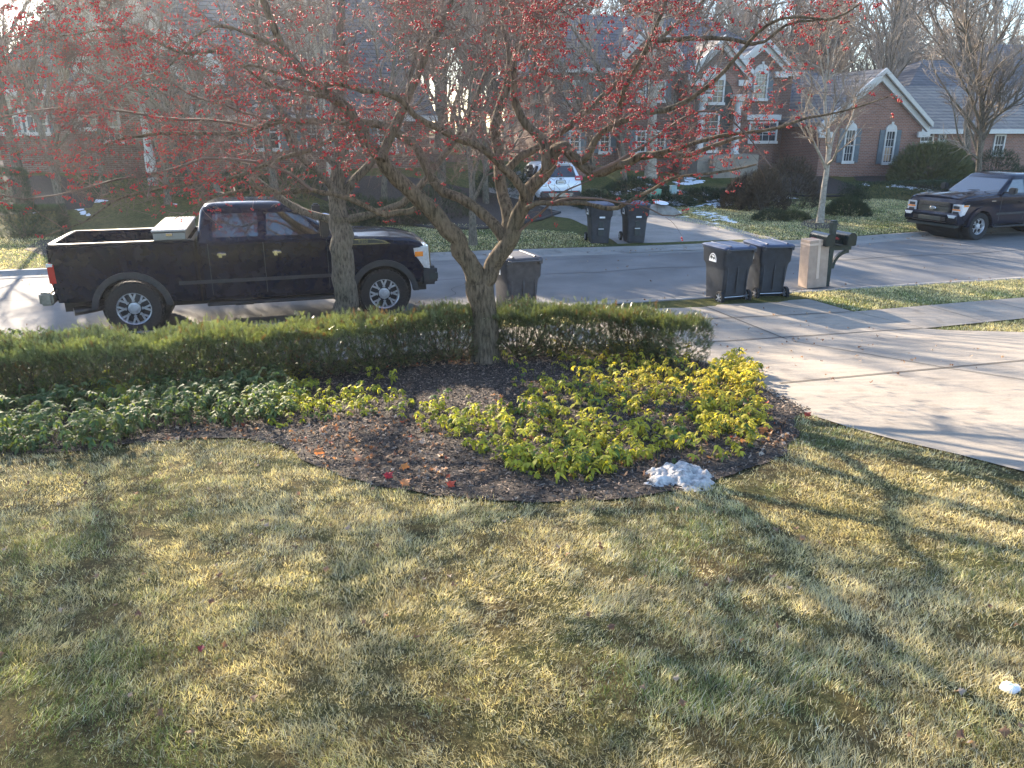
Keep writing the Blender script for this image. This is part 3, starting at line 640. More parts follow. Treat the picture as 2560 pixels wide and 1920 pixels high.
# ---------------- the crabapple and the street tree: drawn limbs, then branches that reach into the crown ----------------
class Reach:
    def __init__(s_, seed): s_.rng = np.random.default_rng(seed); s_.P = []; s_.D = []; s_.R = []; s_.lev = []; s_.main = []; s_.fine = []
    def limb(s_, pts, r0, r1, K=18):
        q = smooth_path(pts, K); q[1:-1] += s_.rng.normal(size=(K-2, 3))*r0*.12; r = np.linspace(r0, r1, K); r[0] *= 1.05; s_.main.append((q, r))
        s_.add(q, r)
    def add(s_, q, r):
        d = np.gradient(q, axis=0); d /= np.linalg.norm(d, axis=1)[:, None]+1e-9; s_.P.append(q); s_.D.append(d); s_.R.append(r)
    def reach(s_, T, store, K=7, frac=.5, rk=.012, rmin=.003, jit=.10, droop=0., ahead=.35, maxlen=9):
        PP = np.concatenate(s_.P); DD = np.concatenate(s_.D); RR = np.concatenate(s_.R); new = []
        T = np.asarray(T)
        for tg in T[np.argsort([np.min(((PP-a)**2).sum(1)) for a in T])] if len(T) < 700 else T:
            v = tg-PP; L = np.sqrt((v**2).sum(1)); cosang = (v*DD).sum(1)/(L+1e-6); j = np.argmin(L*(1.35-ahead*cosang)); Lj = L[j]
            if Lj > maxlen: continue
            a = PP[j]; u = np.linspace(0, 1, K)[:, None]; mid = a+DD[j]*Lj*.3
            q = (1-u)**2*a+2*u*(1-u)*(mid*.55+(a+tg)*.5*.45)+u*u*tg
            q[1:-1] += s_.rng.normal(size=(K-2, 3))*Lj*jit*.5; q[:, 2] -= droop*Lj*(u[:, 0]**2)
            r0 = min(RR[j]*.7, rk*Lj+rmin*1.2); r = np.linspace(r0, max(rmin*.8, r0*.35), K); store.append((q, r)); new.append((q, r))
            if len(T) < 700:
                s_.add(q, r); PP = np.concatenate([PP, q]); DD = np.concatenate([DD, s_.D[-1]]); RR = np.concatenate([RR, r])
        if len(T) >= 700:
            for q, r in new: s_.add(q, r)
def limbP(pts, Y0, Y1): return [P(px, py, Y0+(Y1-Y0)*i/(len(pts)-1)) for i, (px, py) in enumerate(pts)]
cx_, cy_ = CRAB; Yc = cy_; zc_ = float(Z(cx_, cy_))
cr = Reach(3)
fork = P(1196, 706, Yc)
tk = [(cx_, cy_, zc_-.15), P(1213, 850, Yc), P(1211, 790, Yc), P(1203, 740, Yc), fork]
q = smooth_path(tk, 14); cr.main.append((q, np.r_[.27, .215, np.linspace(.175, .16, 8), .165, .175, .185, .17])); cr.add(q, cr.main[-1][1])
def LB(pts, Y0, Y1, r0, r1, K=18): cr.limb(limbP(pts, Yc+Y0, Yc+Y1), r0, r1, K)
LB([(1190, 712), (1171, 650), (1133, 592), (1091, 537), (1040, 495), (994, 453), (956, 402), (926, 356), (892, 305), (842, 249), (785, 211), (741, 156), (700, 95), (672, 40), (640, -60)], 0, -1.0, .135, .03, 26)
LB([(1206, 712), (1239, 656), (1272, 605), (1298, 537), (1323, 474), (1352, 445), (1378, 411), (1386, 376), (1407, 364), (1430, 380), (1459, 415), (1483, 431), (1517, 428), (1555, 411), (1621, 388), (1656, 385), (1708, 388), (1743, 379), (1790, 362), (1860, 340)], 0, -.9, .125, .018, 30)
LB([(1262, 600), (1245, 568), (1217, 542), (1171, 508), (1133, 491), (1104, 478), (1082, 453), (1066, 428), (1049, 386), (1036, 360), (1002, 339), (960, 315), (880, 306), (802, 304), (709, 301), (636, 327), (578, 336), (492, 333), (434, 333), (347, 340), (260, 361), (200, 395)], 0, 1.3, .075, .012, 34)
LB([(1310, 500), (1306, 478), (1285, 445), (1251, 415), (1217, 381), (1175, 356), (1133, 343), (1099, 322), (1049, 297), (1016, 262), (958, 231), (900, 223), (848, 211), (756, 202), (680, 175), (600, 165)], -.3, -1.6, .055, .012, 28)
LB([(1366, 425), (1362, 385), (1357, 350), (1318, 312), (1297, 283), (1286, 246), (1283, 174), (1286, 139), (1309, 110), (1338, 75), (1375, 35), (1410, 5), (1450, -60)], -.4, -.1, .06, .022, 22)
LB([(1268, 580), (1270, 540), (1260, 495), (1247, 432), (1242, 376), (1236, 318), (1244, 275), (1266, 217), (1273, 130), (1262, 58), (1250, -60)], .2, 1.3, .09, .03, 20)
LB([(1252, 440), (1268, 424), (1293, 398), (1327, 377), (1357, 365), (1386, 343), (1425, 312), (1455, 285), (1482, 269), (1511, 237), (1540, 208), (1572, 178), (1620, 125), (1680, 70), (1740, 20), (1800, -50)], .9, 1.6, .06, .018, 24)
LB([(1450, 405), (1466, 396), (1483, 356), (1511, 327), (1532, 312), (1546, 278), (1558, 240), (1564, 214), (1590, 170), (1625, 100), (1660, 20), (1690, -60)], -.55, -1.3, .045, .014, 20)
LB([(1318, 520), (1345, 507), (1388, 509), (1459, 508), (1502, 519), (1540, 523), (1578, 501), (1628, 476), (1679, 446), (1720, 438), (1830, 428), (1890, 412)], -.5, -1.6, .032, .01, 20)
LB([(1380, 508), (1420, 495), (1489, 496), (1552, 507), (1590, 512), (1640, 528), (1668, 543), (1720, 530)], -.8, -1.7, .018, .006, 14)
LB([(1285, 590), (1325, 555), (1360, 525), (1400, 485), (1450, 462), (1492, 440)], -.1, -.9, .022, .006, 12)
LB([(1046, 500), (1040, 526), (1005, 529), (962, 540), (942, 529), (904, 511), (866, 493), (823, 483), (782, 475), (740, 480), (706, 483), (676, 473), (640, 468), (590, 480), (520, 500), (470, 530), (435, 548)], -.2, -1.2, .043, .006, 26)
LB([(952, 400), (975, 340), (1016, 252), (1045, 185), (1074, 121), (1103, 64), (1132, 0), (1150, -70)], -.6, .3, .06, .03, 14)
LB([(640, 320), (560, 303), (434, 298), (376, 292), (318, 278), (260, 272), (174, 272), (90, 275), (0, 295), (-60, 305)], 1.0, .4, .022, .008, 16)
LB([(700, 302), (620, 285), (560, 262), (480, 240), (430, 205), (390, 180), (330, 200), (260, 235), (200, 262)], .9, -.2, .02, .007, 16)
LB([(842, 249), (760, 230), (680, 215), (560, 133), (480, 133), (440, 128), (350, 85), (250, 75), (150, 90)], -.7, -1.6, .03, .007, 18)
LB([(785, 211), (690, 120), (560, 65), (490, 90), (455, 130), (410, 180)], -.8, -1.9, .028, .008, 14)
LB([(780, 476), (700, 420), (600, 400), (500, 395), (420, 430), (300, 445), (180, 480), (60, 500), (-30, 480)], -.8, -2.0, .022, .006, 18)
LB([(1535, 312), (1600, 285), (1700, 262), (1800, 190), (1860, 120), (1920, 60), (1990, 40), (2080, 50), (2150, 10)], -1.1, -2.2, .034, .008, 20)
LB([(1630, 100), (1700, 98), (1760, 95), (1820, 97), (1900, 110), (1970, 60), (2100, 45)], -1.2, -1.6, .03, .008, 16)
LB([(1621, 388), (1700, 370), (1760, 350), (1830, 335), (1920, 325), (2000, 300), (2080, 285), (2220, 243)], -.7, -2.2, .03, .006, 18)
LB([(1483, 431), (1560, 395), (1660, 330), (1700, 300), (1780, 270), (1860, 330), (1900, 380), (1930, 420)], -.7, -1.9, .022, .005, 16)
LB([(892, 305), (830, 350), (760, 380), (690, 400), (600, 440), (520, 455), (400, 470), (290, 500), (200, 560), (110, 590)], -.5, -2.2, .03, .005, 20)
rg = cr.rng
def crown_targets(n, Ya, Yb, poly, gap=0., maxz=6.6):
    out = []; xs = [p[0] for p in poly]; ys = [p[1] for p in poly]
    while len(out) < n:
        px = rg.uniform(min(xs), max(xs)); py = rg.uniform(min(ys), max(ys))
        if not inpoly(np.array([px]), np.array([py]), poly)[0]: continue
        Y = rg.uniform(Ya, Yb); p = P(px, py, Y)
        if p[2] < 2.05 or p[2] > maxz or math.hypot(p[0]-cx_+1.2, (p[1]-cy_)*1.55) > 6.6: continue
        out.append(p)
    return np.array(out)
CP = [(-500, -420), (2150, -420), (2190, 40), (2060, 130), (2120, 250), (1960, 380), (1880, 440), (1780, 410), (1660, 450), (1480, 440), (1400, 420), (1100, 440), (900, 455), (700, 500), (480, 520), (220, 560), (60, 520), (-500, 480)]
CPd = [(-300, -100), (1700, -100), (1760, 120), (1600, 330), (1400, 390), (1100, 400), (700, 470), (300, 470), (-300, 480)]
cr.reach(crown_targets(170, Yc-3., Yc+2.9, CP), cr.main, 9, rk=.0065, rmin=.004, jit=.16)
b2 = []; T2 = np.concatenate([crown_targets(520, Yc-3.2, Yc+3.2, CP), crown_targets(900, Yc-2.8, Yc+3.2, CPd)])
cr.reach(T2, b2, 6, rk=.0048, rmin=.0024, jit=.22, maxlen=2.2)
# fine spurs grow from every branch; berry clusters hang at their tips
PP = np.concatenate([q for q, r in b2]); DD = np.concatenate([np.gradient(q, axis=0) for q, r in b2]); DD /= np.linalg.norm(DD, axis=1)[:, None]+1e-9
PM = np.concatenate([q for q, r in cr.main if r[0] < .06]); PP = np.concatenate([PP, PM]); DD = np.concatenate([DD, np.tile([[0, 0, .3]], (len(PM), 1))])
ns = 17000; j = rg.integers(0, len(PP), ns); dr = DD[j]*.5+rg.normal(size=(ns, 3))*.75+np.array([0, 0, .15]); dr /= np.linalg.norm(dr, axis=1)[:, None]
Ls = rg.uniform(.06, .30, ns); a = PP[j]; bend = rg.normal(size=(ns, 3))*.25
u = np.linspace(0, 1, 4)[None, :, None]; FT = a[:, None]+dr[:, None]*u*Ls[:, None, None]+bend[:, None]*(u*(1-u))*Ls[:, None, None]
keep = FT[:, :, 2].min(1) > 2.0; FT = FT[keep]; Ls = Ls[keep]
crab = thing('crabapple_tree', 'bare crabapple tree full of red fruit rising from the mulch bed', 'tree', (cx_, cy_, zc_))
off = np.array([cx_, cy_, zc_])
def paths_mesh(paths, K, sides):
    PT = np.array([resample(p, K) for p, r in paths]); RD = np.array([np.interp(np.linspace(0, 1, K), np.linspace(0, 1, len(r)), r) for p, r in paths]); return tubes_np(PT, RD, sides)
V, F = paths_mesh(cr.main[:1], 40, 28)
ang = np.arctan2(V[:, 1]-cy_, V[:, 0]-cx_); rid = .012*np.sin(ang*7+V[:, 2]*3)+.010*np.sin(ang*13-V[:, 2]*7)+.02*(vn(ang*6, V[:, 2]*5, 2)-.5)
flare = np.exp(-(V[:, 2]-zc_)/.13)*.05*(1+.5*np.sin(ang*4+1)); rr_ = np.hypot(V[:, 0]-cx_, V[:, 1]-cy_)+1e-6; mv = (rid+flare)
V[:, 0] += (V[:, 0]-cx_)/rr_*mv*(V[:, 2] < zc_+1.5); V[:, 1] += (V[:, 1]-cy_)/rr_*mv*(V[:, 2] < zc_+1.5)
npmesh('trunk', V-off, F, M_['bark'], crab, smooth=True)
big = [m for m in cr.main[1:] if m[1][0] > .028]; small = [m for m in cr.main[1:] if m[1][0] <= .028]
V, F = paths_mesh(big, 60, 12); V += (vn(V[:, 0]*22+V[:, 2]*9, V[:, 1]*22+V[:, 2]*16, 5)-.5)[:, None]*rg.normal(size=(1, 3))*.0+((fbm(V[:, 0]*14+V[:, 1]*9, V[:, 2]*14, 4)-.5)*.018)[:, None]
npmesh('limb', V-off, F, M_['bark'], crab, smooth=True)
V, F = join([paths_mesh(small, 12, 5), paths_mesh(b2, 6, 4)]); npmesh('branch', V-off, F, M_['twig'], crab, smooth=True)
RD = np.linspace(.0029, .0018, 4)[None, :]*np.ones((len(FT), 1)); V, F = tubes_np(FT, RD, 3); npmesh('twig', V-off, F, M_['twig'], crab)
for c in crab.children:
    if c.name.startswith('twig') or c.name.startswith('branch'): c['kind'] = 'stuff'
# fruit
phi = (1+5**.5)/2; ICO = np.array([(-1, phi, 0), (1, phi, 0), (-1, -phi, 0), (1, -phi, 0), (0, -1, phi), (0, 1, phi), (0, -1, -phi), (0, 1, -phi), (phi, 0, -1), (phi, 0, 1), (-phi, 0, -1), (-phi, 0, 1)])/math.sqrt(1+phi*phi)
ICF = np.array([(0, 11, 5), (0, 5, 1), (0, 1, 7), (0, 7, 10), (0, 10, 11), (1, 5, 9), (5, 11, 4), (11, 10, 2), (10, 7, 6), (7, 1, 8), (3, 9, 4), (3, 4, 2), (3, 2, 6), (3, 6, 8), (3, 8, 9), (4, 9, 5), (2, 4, 11), (6, 2, 10), (8, 6, 7), (9, 8, 1)])
tips = FT[:, -1]; dens = fbm(tips[:, 0]*1.1+5, tips[:, 1]*1.1+tips[:, 2]*1.4, 11); sel = np.where(rg.uniform(size=len(tips)) < np.clip((dens-.33)*3.0, .06, .85))[0]
cen = []; st_p = []
for i in sel:
    n = rg.integers(3, 9); base = tips[i]
    for _ in range(n):
        v = rg.normal(size=3)*np.array([.55, .55, .35])+np.array([0, 0, -.75]); v /= np.linalg.norm(v); l = rg.uniform(.022, .05); c = base+v*l; cen.append(c); st_p.append((base, base+v*l*.6+np.array([0, 0, .004]), c))
cen = np.array(cen); nb = len(cen); rad = rg.uniform(.0072, .0115, nb)
V = (cen[:, None]+ICO[None]*rad[:, None, None]).reshape(-1, 3); F = (ICF[None]+np.arange(nb)[:, None, None]*12).reshape(-1, 3)
tone = rg.uniform(0, 1, nb)[:, None]; colr = np.array([[.34, .012, .02]])*(1-tone)+np.array([[.66, .05, .05]])*tone; shr = rg.uniform(size=(nb, 1)) < .12; colr = np.where(shr, np.array([[.28, .12, .05]]), colr)
M_['berry'] = attrmat('crabapple fruit', .5, .15, (1, .5, .4), .3); b_ = npmesh('fruit', V-off, F, M_['berry'], crab, np.repeat(colr, 12, 0), smooth=True); b_['kind'] = 'stuff'
V, F = tubes_np(np.array(st_p), np.full((nb, 3), .0014), 3); s_ = npmesh('fruit_stalk', V-off, F, M_['twig'], crab); s_['kind'] = 'stuff'
# a few last yellow leaves still hanging
# street tree between the pavement and the kerb
tx, ty = xy(13.0, FP(858, 700, 13.0)[0]); tz = float(Z(tx, ty)); sr = Reach(8); Yt = ty
sr.limb([(tx-.01, ty, tz-.1), P(862, 740, Yt), P(857, 640, Yt), P(851, 560, Yt), P(850, 535, Yt)], .205, .17, 16)
def SB(pts, Y0, Y1, r0, r1, K=14): sr.limb(limbP(pts, Yt+Y0, Yt+Y1), r0, r1, K)
SB([(851, 560), (848, 520), (842, 470), (850, 380), (838, 280), (860, 180), (850, 60), (860, -60)], 0, .5, .15, .04, 18)
SB([(862, 550), (880, 547), (930, 536), (975, 520), (1010, 505), (1050, 470), (1100, 400), (1150, 330), (1190, 250), (1230, 130), (1270, 0)], 0, -.4, .075, .02, 18)
SB([(842, 552), (815, 545), (777, 534), (740, 520), (700, 495), (640, 450), (580, 380), (500, 320), (420, 240), (330, 180)], 0, .6, .07, .015, 18)
SB([(846, 520), (870, 470), (930, 400), (990, 330), (1020, 240), (1040, 120), (1060, 0)], 0, .9, .08, .02)
SB([(846, 500), (810, 440), (740, 380), (700, 280), (660, 180), (640, 60), (620, -50)], 0, -.5, .07, .02)
SB([(842, 420), (760, 330), (680, 250), (600, 130), (540, 0)], .2, 1.2, .05, .015)
T = []
while len(T) < 230:
    p = (tx+rg.normal()*2.1, ty+rg.normal()*1.7, rg.uniform(2.6, 7.5))
    if math.hypot((p[0]-tx)/4.2, (p[1]-ty)/3.2) < 1: T.append(p)
sr.reach(np.array(T), sr.main, 7, rk=.006, rmin=.003, jit=.16)
PP = np.concatenate([q for q, r in sr.main[4:]]); ns = 4200; j = rg.integers(0, len(PP), ns); dr = rg.normal(size=(ns, 3))+np.array([0, 0, .3]); dr /= np.linalg.norm(dr, axis=1)[:, None]
Ls = rg.uniform(.1, .5, ns); FT2 = PP[j][:, None]+dr[:, None]*np.linspace(0, 1, 3)[None, :, None]*Ls[:, None, None]
stt = thing('street_tree', 'grey trunked bare street tree behind the hedge in front of the pickup door', 'tree', (tx, ty, tz)); off = np.array([tx, ty, tz])
V, F = paths_mesh(sr.main[:1], 30, 22); fl = np.clip(1-(V[:, 2]-tz)/.3, 0, 1)**2*.09; rr_ = np.hypot(V[:, 0]-tx, V[:, 1]-ty)+1e-6; V[:, 0] += (V[:, 0]-tx)/rr_*fl; V[:, 1] += (V[:, 1]-ty)/rr_*fl
npmesh('trunk', V-off, F, M_['bark2'], stt, smooth=True)
V, F = paths_mesh(sr.main[1:], 14, 6); npmesh('limb', V-off, F, M_['bark2'], stt, smooth=True)
V, F = tubes_np(FT2, np.full((len(FT2), 3), .0022), 3); c = npmesh('twig', V-off, F, M_['twig'], stt); c['kind'] = 'stuff'
print('crab', len(cr.main), len(b2), nb)
# ---------------- hedge, ground cover, grass, leaves, snow ----------------
M_['yew'] = attrmat('yew needles', .42, .25, (1.1, 1.2, .5), .6)
M_['leaf'] = attrmat('ground cover leaves', .62, .45, (1.35, 1.3, .45), .22)
M_['grass'] = attrmat('grass blades', .5, .32, (1.15, 1.1, .6), .4)
M_['dead'] = attrmat('fallen leaves', .7, .3, (1.3, .9, .5), .3)
M_['chip'] = attrmat('mulch chips', .85)
M_['conifer'] = attrmat('evergreen foliage', .6, .2, (1, 1.2, .6), .4)
vr = np.random.default_rng(21)
def basis(n, tilt=None):
    """n random frames (right, fwd, up)"""
    a = vr.uniform(0, 2*np.pi, n); f = np.stack([np.cos(a), np.sin(a), np.zeros(n)], 1); r = np.stack([-np.sin(a), np.cos(a), np.zeros(n)], 1); return r, f
def inst(TV, TF, pos, Rr, Fw, Up, sc, col=None, tcol=None):
    """place a small template (verts in right, fwd, up axes) n times -> one mesh"""
    n = len(pos); m = len(TV); sc = np.asarray(sc).reshape(n, 1, 1)
    V = pos[:, None]+sc*(TV[None, :, 0:1]*Rr[:, None]+TV[None, :, 1:2]*Fw[:, None]+TV[None, :, 2:3]*Up[:, None])
    F = (TF[None]+(np.arange(n)*m)[:, None, None]).reshape(-1, TF.shape[1])
    C = None if col is None else np.repeat(col, m, 0)*(1 if tcol is None else np.tile(tcol, (n, 1)))
    return V.reshape(-1, 3), F, C
def frames(d, twist=True):
    d = d/(np.linalg.norm(d, axis=1)[:, None]+1e-9); u = vr.normal(size=d.shape); r = np.cross(d, u); r /= np.linalg.norm(r, axis=1)[:, None]+1e-9; return r, d, np.cross(r, d)
# yew sprig: flat spray of needles along a short shoot
tv, tf = [], []
for k in range(7):
    for sg in (-1, 1):
        y0 = k*.15; b = len(tv); tv += [(0, y0-.035, 0), (0, y0+.05, 0), (sg*(.42-.03*k), y0+.20, .06)]; tf.append((b, b+1, b+2))
b = len(tv); tv += [(-.03, 0, .01), (.03, 0, .01), (0, 1.15, .03)]; tf.append((b, b+1, b+2)); SPR = (np.array(tv), np.array(tf))
# hedge centre line, front and back, taken on the ground
HC = np.array(ST((10.4, -13), (10.4, -9), (10.4, -5), (10.42, -1), (10.45, 2), (10.35, 3.2), (10.05, 4.2), (9.5, 4.72), (8.85, 4.85)))
HC = smooth_path(np.c_[HC, np.zeros(len(HC))], 160)[:, :2]; HD = np.gradient(HC, axis=0); HD /= np.linalg.norm(HD, axis=1)[:, None]; HN = np.stack([-HD[:, 1], HD[:, 0]], 1)
def hedge_pt(u, c, v):
    """u along 0..1, c across -1..1, v height 0..1"""
    i = u*(len(HC)-1); a = np.clip(i.astype(int), 0, len(HC)-2); f = (i-a)[:, None]
    p = HC[a]*(1-f)+HC[a+1]*f; nn = HN[a]; uu = u*16
    w_ = (.48+.17*(fbm(uu*3.2, v*3+7, 31)-.5)*2)*(1-.12*(v < .25))*np.clip((1.02-u)*14, .35, 1)**.5; H_ = (.69+.15*(fbm(uu*4.1, c*1.6, 33)-.5)*2-.05*c*c)*np.interp(u, [0, .75, .97, 1], [1, 1, .96, .85])
    q = p+nn*(c*w_)[:, None]; z = Z(q[:, 0], q[:, 1])+.02+v*H_
    return np.c_[q, z], nn
n = 95000; u = vr.uniform(0, 1, n); c = vr.uniform(-1, 1, n); v = vr.uniform(.0, 1, n); k = vr.uniform(size=n)
v = np.where(k < .5, 1-np.abs(vr.normal(size=n))*.07, .08+.92*v); v = np.where(vr.uniform(size=n) < .035, 1.02+.12*vr.uniform(size=n), v); c = np.where((k > .5) & (k < .85), np.where(vr.uniform(size=n) < .7, -1, 1)*(1-np.abs(vr.normal(size=n))*.10), c)
hole = fbm(u*60, v*5, 41); kp = (v > .42) | (hole+v*.9 > .50) | (u > .56); u, c, v = u[kp], c[kp], v[kp]
p, nn = hedge_pt(u, c, v); n = len(p)
d = nn_ = np.c_[nn*np.clip(c*1.2, -1, 1)[:, None], np.zeros(n)]*.8*(1-v[:, None]*.5)+np.array([0, 0, 1])*(.3+.7*v[:, None])+vr.normal(size=(n, 3))*.38
r_, f__, u_ = frames(d); tone = np.clip(vr.normal(size=n)*.22+.5+.45*(v > .9)*(fbm(u*30, c*2, 8)), 0, 1)[:, None]  # top sprigs painted lighter, standing in for sunlight
sun_left = np.interp(u, [0, .45, .75, 1], [1, .8, .1, 0])[:, None]  # left part of the top painted paler still, imitating sun sheen
col = np.array([.02, .038, .015])*(1-tone)+np.array([.18, .19, .08])*tone; col = col*(1+1.5*sun_left*(v[:, None] > .8)*tone); brn = (vr.uniform(size=(n, 1)) < .03+.14*(fbm(u*50, c*2+v*3, 19)[:, None] > .62)); col = np.where(brn, np.array([.20, .09, .035]), col)
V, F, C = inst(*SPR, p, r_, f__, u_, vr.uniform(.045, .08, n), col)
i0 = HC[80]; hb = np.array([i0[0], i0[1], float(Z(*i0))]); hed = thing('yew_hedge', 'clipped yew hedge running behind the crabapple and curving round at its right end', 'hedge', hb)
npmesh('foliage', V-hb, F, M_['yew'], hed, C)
paths = []
for i in range(150):                                  # bushes: stems fanning up from the ground
    uu = vr.uniform(.02, .97); uu = round(uu*34)/34+vr.normal()*.004; uu = min(max(uu, .01), .97); b0, _ = hedge_pt(np.array([uu]), np.array([0.]), np.array([0.]))
    for _ in range(5):
        e, _ = hedge_pt(np.clip(np.array([uu+vr.normal()*.018]), 0, .99), vr.uniform(-.9, .7, 1), vr.uniform(.5, .95, 1)); m = b0[0]*.5+e[0]*.5+vr.normal(size=3)*.04; m[2] = b0[0][2]*.6+e[0][2]*.4; m[:2] = b0[0][:2]*.35+e[0][:2]*.65
        paths.append((np.array([b0[0]-[0, 0, .05], m, e[0]]), np.array([.012, .008, .004])))
V, F = paths_mesh([(smooth_path(a, 6), b) for a, b in paths], 6, 4); s_ = npmesh('stems', V-hb, F, M_['bark2'], hed); s_['kind'] = 'stuff'
# pachysandra: whorl of drooping leaves on a stalk
def leafT(L, w_, droop, fold=.12):
    ys = [0, .35, .7, 1.]; hw = [0.06, .5, .42, 0]; vv = []
    for y, h_ in zip(ys, hw):
        z = .25*y-droop*y*y; vv += [(-h_*w_, y*L, z*L-fold*h_*w_*-1), (0, y*L, z*L), (h_*w_, y*L, z*L+fold*h_*w_)]
    ff = []
    for i in range(3):
        b = i*3; ff += [(b, b+1, b+4), (b, b+4, b+3), (b+1, b+2, b+5), (b+1, b+5, b+4)]
    return np.array(vv), np.array(ff)
def whorl(seed, nl, L, w_, droop):
    g = np.random.default_rng(seed); V, F, k = [], [], 0
    for i in range(nl):
        v_, f_2 = leafT(L*g.uniform(.75, 1.1), w_*g.uniform(.85, 1.15), droop*g.uniform(.6, 1.3)); a = 2*np.pi*i/nl*1.0+g.normal()*.25; z0 = g.uniform(-.03, .015)
        x = v_[:, 0]*np.cos(a)-v_[:, 1]*np.sin(a); y = v_[:, 0]*np.sin(a)+v_[:, 1]*np.cos(a); V.append(np.stack([x, y, v_[:, 2]+z0], 1)); F.append(f_2+k); k += len(v_)
    return np.concatenate(V), np.concatenate(F)
WH = [whorl(i, 6+i % 3, .066, .030, .62+.26*(i % 4)) for i in range(6)]
def cover(name, pts, hts, cols, label, sc=(.8, 1.25)):
    V, F, C, k = [], [], [], 0; n = len(pts); gi = vr.integers(0, 6, n); z = Z(pts[:, 0], pts[:, 1]); top = np.c_[pts, z+hts]; lean = vr.normal(size=(n, 2))*.022; top[:, :2] += lean
    for g in range(6):
        m = gi == g
        if not m.any(): continue
        r, f = basis(m.sum()); up = np.c_[vr.normal(size=(m.sum(), 2))*.22, np.ones(m.sum())]; up /= np.linalg.norm(up, axis=1)[:, None]; r = r-up*(r*up).sum(1)[:, None]; r /= np.linalg.norm(r, axis=1)[:, None]
        a, b, c = inst(*WH[g], top[m], r, np.cross(up, r), up, vr.uniform(*sc, m.sum()), cols[m]); jt = np.repeat(vr.uniform(.7, 1.3, (len(a)//12, 1)), 12, 0); V.append(a); F.append(b+k); C.append(c*jt); k += len(a)
        mm = m & (vr.uniform(size=n) < .4); up = up[mm[m]]; f = f[mm[m]]; lo = top[mm]-up*hts[mm][:, None]*.5; a, b, c = inst(*WH[(g+1) % 6], lo, f, np.cross(up, f), up, vr.uniform(.5, .9, mm.sum()), cols[mm]*.8); V.append(a); F.append(b+k); C.append(c); k += len(a)
    T_ = np.stack([np.c_[pts, z-.01], np.c_[pts+lean*.3, z+hts*.5], top], 1); a, b = tubes_np(T_, np.full((n, 3), .0028), 3); bt = np.c_[b[:, :3]]; b2_ = b[:, [0, 2, 3]]; b = np.concatenate([bt, b2_])
    V.append(a); F.append(b+k); C.append(np.tile([[.16, .17, .07]], (len(a), 1)))
    return tag(npmesh(name, np.concatenate(V), np.concatenate(F), M_['leaf'], None, np.concatenate(C)), label, 'ground cover', kind='stuff')
def scatter(n, poly, minp=None):
    P_ = np.array(poly); out = np.zeros((0, 2))
    while len(out) < n:
        q = np.c_[vr.uniform(P_[:, 0].min(), P_[:, 0].max(), n*2), vr.uniform(P_[:, 1].min(), P_[:, 1].max(), n*2)]; q = q[inpoly(q[:, 0], q[:, 1], poly)]; out = np.concatenate([out, q])
    return out[:n]
Gp = lambda L_: [G(*p) for p in L_]
PL = Gp([(-420, 1200), (-200, 1160), (0, 1152), (150, 1142), (280, 1128), (350, 1100), (440, 1078), (560, 1075), (700, 1072), (760, 1020), (700, 960), (760, 925), (850, 905), (740, 892), (500, 885), (250, 865), (0, 865), (-420, 890)])
q = scatter(3300, PL); tn = vr.uniform(size=(len(q), 1)); cl = np.array([.075, .13, .055])*(1-tn)+np.array([.17, .22, .09])*tn; yl = fbm(q[:, 0]*1.5, q[:, 1]*1.5, 3)[:, None] > .62; cl = np.where(yl & (tn > .4), np.array([.24, .26, .05]), cl)
cover('ground_cover', q, vr.uniform(.08, .32, len(q)), cl, 'dense green leafy ground cover in front of the hedge at the left')
# bright yellow green plants, thinner over the mulch
spec = [([(620, 1000), (690, 1080), (800, 1060), (950, 1040), (950, 985), (840, 975), (740, 985)], 125), ([(700, 920), (780, 915), (790, 1000), (700, 1010)], 26),
        ([(1230, 880), (1420, 870), (1500, 920), (1470, 950), (1330, 940), (1240, 915)], 34), ([(1420, 920), (1600, 900), (1720, 930), (1760, 1000), (1640, 1010), (1500, 990)], 110),
        ([(1270, 960), (1420, 950), (1640, 1010), (1680, 1080), (1500, 1100), (1330, 1050)], 115), ([(1150, 1040), (1330, 1010), (1560, 1090), (1700, 1100), (1640, 1150), (1560, 1180), (1300, 1190), (1220, 1160), (1130, 1100)], 230),
        ([(1740, 1000), (1790, 930), (1850, 935), (1900, 980), (1905, 1040), (1880, 1110), (1840, 1130), (1770, 1100), (1730, 1060)], 230), ([(1010, 1030), (1100, 1020), (1190, 1130), (1120, 1120)], 22), ([(1250, 1150), (1640, 1150), (1500, 1205), (1300, 1205)], 95),
        ([(880, 930), (1000, 960), (1010, 1060), (900, 1040)], 24), ([(1500, 1110), (1640, 1100), (1850, 1150), (1700, 1190)], 16), ([(1790, 935), (1850, 915), (1900, 960), (1900, 1010)], 60), ([(1540, 950), (1770, 950), (1770, 1130), (1620, 1150), (1560, 1060)], 120), ([(1380, 905), (1560, 880), (1720, 905), (1700, 950), (1450, 960)], 60), ([(1000, 1000), (1180, 1010), (1240, 1090), (1060, 1090)], 26), ([(1900, 1040), (1930, 1060), (1900, 1120), (1840, 1150)], 18)]
q = np.concatenate([scatter(int(n_*1.25), Gp(pl)) for pl, n_ in spec]); tn = vr.uniform(size=(len(q), 1)); s_q, t_q = st(q[:, 0], q[:, 1]); yel = sm(1, 5, t_q)[:, None]*.6+.3*tn
cl = (np.array([.33, .36, .05])*(1-yel)+np.array([.62, .50, .08])*yel)*(.75+.5*tn); old = vr.uniform(size=(len(q), 1)) < .12; cl = np.where(old, np.array([.10, .16, .05]), cl)  # plants' own yellow green, made yellower and brighter to look sunlit
hts = vr.uniform(.04, .19, len(q))+.12*sm(3.9, 4.6, t_q)*sm(6.6, 7.6, s_q)
cover('ground_cover', q, hts, cl, 'yellow green ground cover plants scattered over the mulch at the right of the crabapple', (.42, 1.08))
